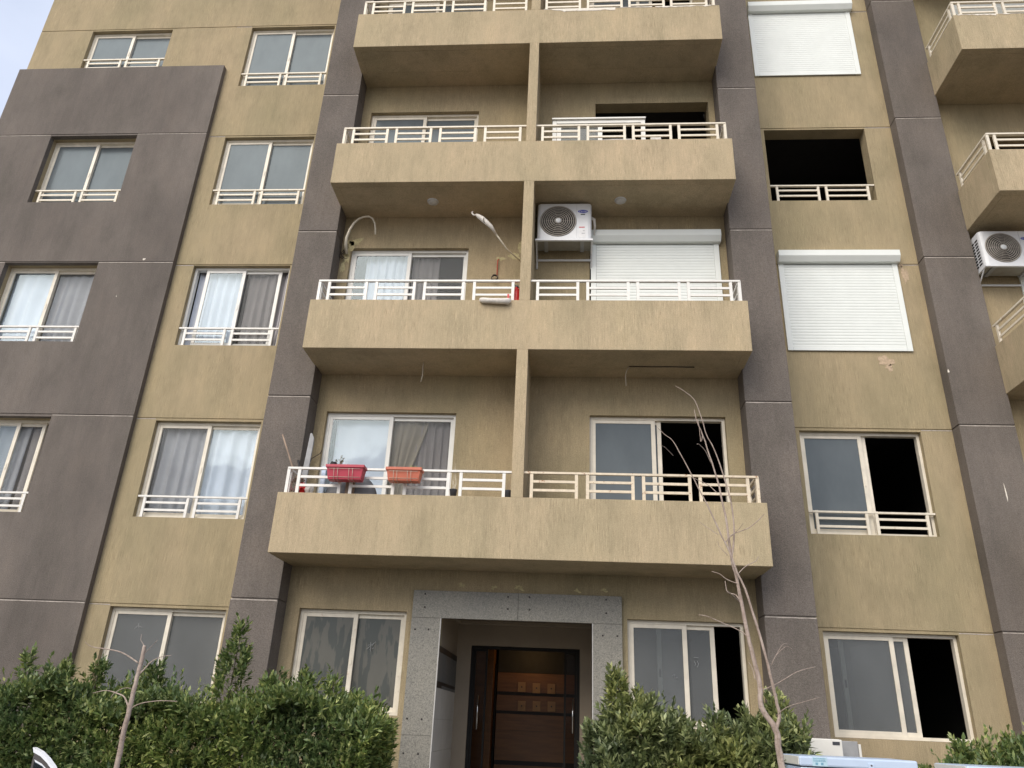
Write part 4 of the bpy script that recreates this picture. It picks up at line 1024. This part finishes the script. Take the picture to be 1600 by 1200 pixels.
TREE_L = [
    ([(-3.84, -5.2, -.1), (-3.86, -5.2, .5), (-3.87, -5.2, 0.954), (-3.875, -5.2, 1.168), (-3.882, -5.2, 1.388), (-3.877, -5.2, 1.593), (-3.875, -5.2, 1.733), (-3.869, -5.2, 1.875), (-3.869, -5.2, 1.986), (-3.866, -5.2, 2.05)], 0.036, 0.020),
    ([(-3.890, -5.2, 1.917), (-3.983, -5.209, 1.967), (-4.066, -5.217, 1.997), (-4.172, -5.226, 2.012), (-4.249, -5.235, 2.018), (-4.301, -5.243, 2.03), (-4.341, -5.252, 2.057)], 0.010, 0.003),
    ([(-3.862, -5.2, 1.83), (-3.815, -5.19, 1.90), (-3.798, -5.186, 1.927), (-3.735, -5.172, 1.969), (-3.65, -5.158, 1.987)], 0.010, 0.003),
    ([(-3.882, -5.2, 1.58), (-3.943, -5.187, 1.66), (-4.026, -5.175, 1.69), (-4.127, -5.162, 1.706), (-4.234, -5.15, 1.683)], 0.011, 0.003),
    ([(-3.883, -5.2, 1.723), (-3.921, -5.258, 1.728), (-3.958, -5.316, 1.692), (-3.951, -5.374, 1.654)], 0.005, 0.003),
    ([(-3.870, -5.2, 1.58), (-3.838, -5.2, 1.604), (-3.737, -5.265, 1.629), (-3.581, -5.33, 1.647), (-3.412, -5.395, 1.648)], 0.008, 0.003),
    ([(-3.868, -5.2, 2.03), (-3.883, -5.2, 2.06), (-3.948, -5.133, 2.097), (-3.99, -5.065, 2.147)], 0.004, 0.002),
    ([(-3.862, -5.2, 1.99), (-3.842, -5.2, 2.006), (-3.784, -5.248, 2.043), (-3.723, -5.296, 2.089)], 0.004, 0.002)]
def smooth_path(pts, sub=4, jit=.0, seed=0):
    rnd = random.Random(seed); P_ = [Vector(p) for p in pts]; out = []
    for i in range(len(P_) - 1):
        p0, p1, p2, p3 = P_[max(i - 1, 0)], P_[i], P_[i + 1], P_[min(i + 2, len(P_) - 1)]
        for s_ in range(sub):
            t_ = s_ / sub
            q = .5 * ((2 * p1) + (-p0 + p2) * t_ + (2 * p0 - 5 * p1 + 4 * p2 - p3) * t_ ** 2 + (-p0 + 3 * p1 - 3 * p2 + p3) * t_ ** 3)
            out.append(q + Vector((rnd.uniform(-jit, jit), rnd.uniform(-jit, jit), 0)))
    out.append(P_[-1]); return out
def bare_tree(name, data, label, loc):
    t = empty(name, loc); tag(t, label, 'tree', 'thin bare trees on the pavement')
    for i, (pts, r0, r1) in enumerate(data):
        pp = smooth_path(pts, 4, .0015 if i else .003, i); n = len(pp)
        rad = [.72 * (r0 + (r1 - r0) * (k / (n - 1)) ** .8) * (1 + .10 * math.sin(k * 1.9 + i) * (1 if k % 5 == 0 else .4)) for k in range(n)]
        MB().tube([tuple(p) for p in pp], rad, 10 if r0 > .02 else 6).build('trunk' if i == 0 else 'branch', 'bark', t, smooth=True)
    return t
bare_tree('bare_tree', TREE_R, 'tall leafless pinkish tree forking in front of the right end of the balconies', (1.15, -5, .13))
bare_tree('bare_tree', TREE_L, 'short leafless trunk with cut top in front of the left hedge', (-3.84, -5.2, .13))

# ---- hedges
def leaves_mesh(name, shoots, leaf_len, leaf_w, per, mat, spread=.9, parent=None, inner=None, seed=1):
    """shoots: array of (base xyz, tip xyz)"""
    rg = np.random.default_rng(seed)
    base = shoots[:, :3]; tip = shoots[:, 3:]
    nS = len(base); t_ = np.tile(np.linspace(.1, 1.0, per), nS); idx = np.repeat(np.arange(nS), per)
    ax = (tip - base); ln = np.linalg.norm(ax, axis=1, keepdims=True); ax = ax / ln
    pos = base[idx] + (tip - base)[idx] * t_[:, None]
    a = rg.uniform(0, 2 * np.pi, len(idx)) 
    ref = np.cross(ax, np.array([[.3, .9, .2]])); ref /= np.linalg.norm(ref, axis=1, keepdims=True); bi = np.cross(ax, ref)
    out = ref[idx] * np.cos(a)[:, None] + bi[idx] * np.sin(a)[:, None]
    open_ = spread * (1.15 - .75 * t_) * rg.uniform(.7, 1.3, len(idx))
    d = ax[idx] * np.cos(open_)[:, None] + out * np.sin(open_)[:, None]
    d[:, 2] -= rg.uniform(0, .25, len(idx)) * (1 - t_)
    if inner is not None:
        pos = np.vstack([pos, inner]); rd = rg.normal(size=(len(inner), 3)); rd /= np.linalg.norm(rd, axis=1, keepdims=True)
        d = np.vstack([d, rd]); t_ = np.concatenate([t_, rg.uniform(0, .4, len(inner))])
    d /= np.linalg.norm(d, axis=1, keepdims=True)
    n = len(pos); L_ = leaf_len * rg.uniform(.7, 1.25, n) * (1.08 - .35 * t_); W_ = leaf_w * rg.uniform(.8, 1.2, n)
    side = np.cross(d, rg.normal(size=(n, 3)) * .5 + np.array([0, 0, 1.])); side /= np.linalg.norm(side, axis=1, keepdims=True) + 1e-9
    nor = np.cross(side, d)
    V = np.empty((n, 6, 3))
    V[:, 0] = pos
    V[:, 1] = pos + d * (L_ * .42)[:, None] + side * W_[:, None] + nor * (W_ * .35)[:, None]
    V[:, 2] = pos + d * (L_ * .45)[:, None]
    V[:, 3] = pos + d * (L_ * .42)[:, None] - side * W_[:, None] + nor * (W_ * .35)[:, None]
    V[:, 4] = pos + d * L_[:, None] - nor * (L_ * .10)[:, None]
    V[:, 5] = V[:, 4]
    V = V[:, :5]
    k = np.arange(n)[:, None] * 5
    F = np.concatenate([k + np.array([[0, 2, 1]]), k + np.array([[1, 2, 4]]), k + np.array([[0, 3, 2]]), k + np.array([[2, 3, 4]])], axis=1).reshape(-1, 3)
    me = bpy.data.meshes.new(name); me.vertices.add(n * 5); me.vertices.foreach_set('co', V.reshape(-1))
    me.loops.add(F.size); me.loops.foreach_set('vertex_index', F.reshape(-1).astype(np.int32))
    me.polygons.add(len(F)); me.polygons.foreach_set('loop_start', np.arange(0, F.size, 3, dtype=np.int32))
    me.update(calc_edges=True); me.materials.append(MATS[mat])
    return me
def hedge(label, x0, x1, y0, y1, topf, mat, nshoot, tall, seed, leaf=(.082, .0145), zmin=.2, clip=None):
    rg = np.random.default_rng(seed)
    t = empty('hedge', ((x0 + x1) / 2, (y0 + y1) / 2, .13)); tag(t, label, 'hedge')
    S = []
    def lump(x, z): return .10 * math.sin(x * 3.1 + seed) * math.sin(z * 4.3 + 1.3 * seed) + .06 * math.sin(x * 7.7 + z * 5)
    def add(p, d, l):
        d = d / np.linalg.norm(d); S.append([*p, *(p + d * l)])
    for i in range(nshoot):          # front face
        x = rg.uniform(x0, x1); tz = topf(x); z = zmin + (tz - zmin) * rg.random() ** .8
        y = y0 + lump(x, z) + .25 * max(0, (z / tz) - .8) / .2 + rg.uniform(0, .12)
        add(np.array([x, y, z - .08]), np.array([rg.normal(0, .35), -.45 + rg.normal(0, .3), .75 + rg.normal(0, .3)]), rg.uniform(.09, .2))
    for i in range(int(nshoot * .7)):  # top
        x = rg.uniform(x0, x1); y = rg.uniform(y0, y1); tz = topf(x) + .08 * math.sin(x * 5 + y * 4)
        l = rg.uniform(.1, .24) * (1.7 if rg.random() < .14 else 1)
        add(np.array([x, y, tz - .14]), np.array([rg.normal(0, .3), rg.normal(-.1, .3), 1]), l)
    for xs_, sg in ((x0, -1), (x1, 1)):
        for i in range(int(nshoot * .22)):
            y = rg.uniform(y0, y1); tz = topf(xs_); z = zmin + (tz - zmin) * rg.random()
            add(np.array([xs_ + lump(y, z) * sg * .6, y, z - .06]), np.array([sg * .5 + rg.normal(0, .3), rg.normal(0, .4), .7]), rg.uniform(.08, .18))
    for (tx, ty, tz0, hgt, wd, cnt) in tall:      # leaders standing above the hedge
        for i in range(cnt):
            f_ = rg.random(); zz_ = tz0 + hgt * f_ * .92; r_ = wd * (1 - f_) ** .7
            a = rg.uniform(0, 6.28)
            p = np.array([tx + r_ * .4 * math.cos(a), ty + r_ * .4 * math.sin(a), zz_ - .06])
            add(p, np.array([math.cos(a) * .95 * (1 - .6 * f_), math.sin(a) * .95 * (1 - .6 * f_), 1.]), rg.uniform(.09, .20))
    ni = int(nshoot * 7); ix = rg.uniform(x0, x1, ni); iy = rg.uniform(y0 + .05, y1, ni)
    iz = np.array([zmin + (topf(x) - .08 - zmin) * u for x, u in zip(ix, rg.random(ni))])
    S = np.array(S)
    me = leaves_mesh('foliage', S, leaf[0], leaf[1], 13, mat, inner=np.stack([ix, iy, iz], 1), seed=seed)
    me_loc = WORLD[t.name]
    me.transform(Matrix.Translation((-me_loc[0], -me_loc[1], -me_loc[2])))
    o_ = link('foliage', me, t, me_loc); o_['kind'] = 'stuff'
    # woody stems
    st = MB(); rnd = random.Random(seed)
    for i in range(int((x1 - x0) * 7)):
        x = rnd.uniform(x0 + .1, x1 - .1); y = rnd.uniform(y0 + .25, y1 - .1); tz = topf(x)
        st.tube([(x, y, .05), (x + rnd.uniform(-.1, .1), y, tz * .4), (x + rnd.uniform(-.2, .2), y + rnd.uniform(-.2, .1), tz * .85)], [.018, .012, .005], 5)
    for (tx, ty, tz0, hgt, wd, cnt) in tall:
        st.tube([(tx, ty, .1), (tx, ty, tz0), (tx + .01, ty, tz0 + hgt)], [.02, .010, .003], 5)
    st.build('stems', 'hedge_stem', t)
    return t
def topL(x): return 1.66 + .06 * math.sin(x * 2.1 + 1) + .04 * math.sin(x * 5.3) - (.35 * max(0, (x + 2.75) / .5) ** 1.6 if x > -2.75 else 0)
hedge('long dense green hedge left of the entrance', -9.0, -2.43, -3.5, -2.5, topL, 'hedge_leaf', 4600,
      [(-4.02, -3.0, 1.6, .90, .30, 90), (-4.9, -2.95, 1.65, .38, .17, 45), (-5.5, -3.0, 1.8, .2, .1, 16), (-3.2, -3.0, 1.8, .2, .12, 18), (-2.9, -3.1, 1.75, .2, .1, 12), (-5.85, -3.1, 1.8, .18, .12, 25), (-6.25, -3.1, 1.8, .28, .05, 14), (-3.55, -3.0, 1.8, .12, .1, 20)], 11)
def topR(x): return 1.52 + .14 * math.exp(-((x - .15) / .35) ** 2) + .04 * math.sin(x * 6) + (.12 * math.sin((x - 1.3) * 4) if x > 1.3 else 0)
hedge('loose olive green bush right of the entrance', -.12, 1.72, -3.5, -2.7, topR, 'olive_leaf', 1250,
      [(.02, -3.25, 1.35, .80, .26, 70), (.30, -3.2, 1.4, .52, .24, 50), (1.55, -3.2, 1.4, .55, .2, 55), (.62, -3.2, 1.4, .32, .18, 28), (.95, -3.2, 1.45, .32, .16, 28), (1.25, -3.2, 1.4, .36, .16, 28), (-.22, -3.3, 1.1, .50, .14, 34)], 12, leaf=(.095, .015))
def topF(x): return 1.30 + .22 * min(1, max(0, (x - 2.9) / 1.0)) + .03 * math.sin(x * 7)
hedge('clipped green hedge at the bottom right under the right bay', 3.05, 6.4, -3.4, -2.6, topF, 'hedge_leaf', 1300,
      [(3.35, -3.0, 1.35, .22, .1, 22), (3.85, -3.0, 1.45, .2, .1, 20)], 13)

# ---- freezers
def freezer(x0, x1, y0, y1, zt, label, sticker):
    t = empty('freezer', ((x0 + x1) / 2, (y0 + y1) / 2, .13)); tag(t, label, 'freezer', 'pale freezer cabinets on the pavement')
    MB().box(x0, x1, y0, y1, .18, zt - .085).build('cabinet', 'freezer_blue', t, bevel=.012)
    MB().box(x0 - .006, x1 + .006, y0 - .01, y1 + .01, zt - .077, zt).build('lid', 'freezer_blue', t, bevel=.014)
    MB().box(x0 + .01, x1 - .01, y0 + .008, y1 - .008, zt - .085, zt - .077).build('seal', 'gap_dark', t)
    hx = x0 + (x1 - x0) * .58
    MB().box(hx, hx + .05, y0 - .018, y0 - .0105, zt - .15, zt - .035).build('latch', 'freezer_blue', t, bevel=.003)
    MB().lathe([(0, -.004), (.007, -.003), (.007, 0)], (hx + .025, y0 - .018, zt - .05), 'y', 10).build('rivet', 'bolt_dark', t)
    for xx in (x0 + .06, x1 - .1):
        for yy in (y0 + .06, y1 - .1): MB().box(xx, xx + .04, yy, yy + .04, .13, .18).build('foot', 'rubber', t)
    MB().box(x0 - .012, x0 - .0065, y0 + .0, y1, zt - .07, zt - .005).build('end_trim', 'freezer_white', t, bevel=.002)
    if sticker:
        s = MB().box(x0 + .10, x0 + .225, y0 - .0115, y0 - .0102, zt - .073, zt - .006).build('sticker', 'sticker_pale', t)
        pr = MB(); rnd = random.Random(4)
        for r_, z in enumerate((zt - .012, zt - .024, zt - .033)):
            xx = x0 + .11
            while xx < x0 + .21:
                w_ = rnd.uniform(.004, .012); pr.box(xx, xx + w_, y0 - .0125, y0 - .0117, z - .006, z); xx += w_ + .003
        pr.box(x0 + .125, x0 + .145, y0 - .0125, y0 - .0117, zt - .064, zt - .046).box(x0 + .17, x0 + .19, y0 - .0125, y0 - .0117, zt - .064, zt - .046)
        pr.build('sticker_print', 'sticker_blue', s)
freezer(1.50, 2.46, -4.1, -3.5, 1.449, 'pale blue freezer with a blue sticker beside the forked bare tree', True)
freezer(2.84, 3.9, -4.15, -3.55, 1.432, 'pale blue freezer at the bottom right in front of the clipped hedge', False)
t = empty('white_cabinet', (1.98, -2.2, .13)); tag(t, 'cream metal cabinet standing behind the freezer below the right window', 'cabinet')
MB().box(1.62, 2.28, -2.75, -2.3, .15, 1.588).build('cabinet_body', 'freezer_white', t, bevel=.008)
MB().box(1.60, 2.285, -2.79, -2.755, .17, 1.585).build('cabinet_door', 'freezer_white', t, bevel=.006)
MB().box(2.19, 2.26, -2.7945, -2.791, 1.535, 1.565).build('badge', 'charcoal', t)
t = MB().box(2.30, 2.50, -2.60, -2.30, .15, 1.575).build('metal_panel', 'board_gray', bevel=.004); tag(t, 'light grey panel beside the cream cabinet', 'panel')
t = MB().box(2.505, 2.53, -2.60, -2.30, .15, 1.55).build('thin_panel', 'freezer_white', bevel=.003); tag(t, 'thin white sheet on the right side of the grey panel', 'panel')

# ---- parked car with its far door open
car = empty('parked_car', (-4.6, -7.3, 0)); tag(car, 'white parked car with its far front door open at the bottom left', 'car')
cy0, cy1 = -8.15, -6.45
side = [(-6.75, .35), (-6.8, .62), (-6.7, .86), (-6.45, .92), (-6.1, .97), (-2.75, .90), (-2.0, .80), (-1.72, .62), (-1.70, .38), (-1.85, .28), (-6.6, .28)]
MB().prism(side, 'y', cy0, cy1).build('body', 'car_white', car, bevel=.05)
def cabin(mat, name, ins, prof):
    mb = MB(); k = len(prof)
    for (x, z) in prof: mb.v.append((x, cy0 + ins + (z - .9) * .32, z))
    for (x, z) in prof: mb.v.append((x, cy1 - ins - (z - .9) * .32, z))
    mb.f += [tuple(reversed(range(k))), tuple(k + i for i in range(k))]
    mb.f += [(i, (i + 1) % k, k + (i + 1) % k, k + i) for i in range(k)]
    return mb.build(name, mat, car, bevel=.02)
cabin('car_glass', 'windows', .05, [(-6.25, .93), (-5.75, 1.225), (-4.0, 1.225), (-2.95, .90)])
cabin('car_white', 'roof', .045, [(-5.80, 1.215), (-5.4, 1.262), (-4.4, 1.270), (-3.85, 1.235), (-3.92, 1.21)])
for (xa, za, xb, zb) in ((-3.95, 1.225, -2.90, .90), (-5.78, 1.225, -6.3, .93), (-4.75, 1.235, -4.72, .9)):
    for sgn, yy in ((1, cy0), (-1, cy1)):
        MB().tube([(xa, yy + sgn * (.05 + (za - .9) * .32), za), (xb, yy + sgn * .05, zb)], .03, 6).build('pillar', 'car_white', car)
for x in (-5.95, -2.7):
    for yy in (cy0 - .01, cy1 - .19):
        w_ = MB().lathe([(.2, 0), (.31, .0), (.32, .03), (.32, .17), (.31, .2), (.2, .2)], (x, yy, .32), 'y', 28).build('tyre', 'rubber', car, smooth=True)
        MB().lathe([(0, .02), (.2, .03), (.2, .17), (0, .18)], (x, yy, .32), 'y', 20).build('rim', 'ac_gray', car)
for yy in (cy0 + .1, cy1 - .4): MB().box(-1.79, -1.69, yy, yy + .3, .58, .70).build('headlight', 'headlamp', car, bevel=.02)
for yy in (cy0 + .06, cy1 - .3): MB().box(-6.81, -6.72, yy, yy + .24, .62, .80).build('taillight', 'taillamp', car, bevel=.02)
# open door, hinged at x=-2.95 on the far side
DL, ang = 1.12, R(25)
def dpt(s_, z, off=0): return (-2.95 - math.cos(ang) * s_ - math.sin(ang) * off, cy1 + math.sin(ang) * s_ - math.cos(ang) * off, z)
def dprism(outline, o0, o1, name, mat, bevel=.008):
    mb = MB(); k = len(outline)
    mb.v += [dpt(s_, z, o0) for s_, z in outline] + [dpt(s_, z, o1) for s_, z in outline]
    mb.f += [tuple(range(k)), tuple(k + i for i in reversed(range(k)))] + [(i, k + i, k + (i + 1) % k, (i + 1) % k) for i in range(k)]
    return mb.build(name, mat, door, bevel=bevel)
door = empty('door', (-2.95, cy1, .3)); door.parent = car; door.location = (-2.95 - WORLD[car.name][0], cy1 - WORLD[car.name][1], .3)
dprism([(0, .3), (DL, .3), (DL, .9), (0, .88)], .0, .10, 'door_skin', 'car_white', .02)
topc = [(DL + .12, 1.318), (DL + .03, 1.298), (DL - .06, 1.262), (DL - .14, 1.22), (DL - .21, 1.17), (DL - .40, 1.03), (DL - .54, .90)]
def ring(outer, inner_pts, o0, o1, name, mat):
    mb = MB(); k = len(outer)
    for off in (o0, o1):
        mb.v += [dpt(s_, z, off) for s_, z in outer] + [dpt(s_, z, off) for s_, z in inner_pts]
    for i in range(k - 1):
        a, b_, c_, d_ = i, i + 1, k + i + 1, k + i
        mb.f += [(a, b_, c_, d_), (2 * k + d_, 2 * k + c_, 2 * k + b_, 2 * k + a), (a, 2 * k + a, 2 * k + b_, b_), (d_, c_, 2 * k + c_, 2 * k + d_)]
    mb.f += [(0, k, 3 * k, 2 * k), (k - 1, 3 * k - 1, 4 * k - 1, 2 * k - 1)]
    return mb.build(name, mat, door)
def shrink(pts, dz, ds): return [(s_ - ds, z - dz) for s_, z in pts]
ring(topc, shrink(topc, .030, .02), -.0, .03, 'door_frame', 'car_white')
ring(shrink(topc, .030, .02), shrink(topc, .072, .05), .002, .028, 'weather_strip', 'car_trim')
inn = shrink(topc, .072, .05); inn2 = shrink(topc, .085, .065)
ring(inn, inn2, -.001, .029, 'inner_frame', 'car_white')
dprism([(DL + .03, .9)] + inn2, .03, .036, 'window_glass', 'car_glass', 0)
dprism([(DL + .03, .9), (DL + .08, .9), (DL + .095, 1.27), (DL + .045, 1.245)], .0, .028, 'rear_upright', 'car_trim', .004)
print('objects', len(scene.objects))
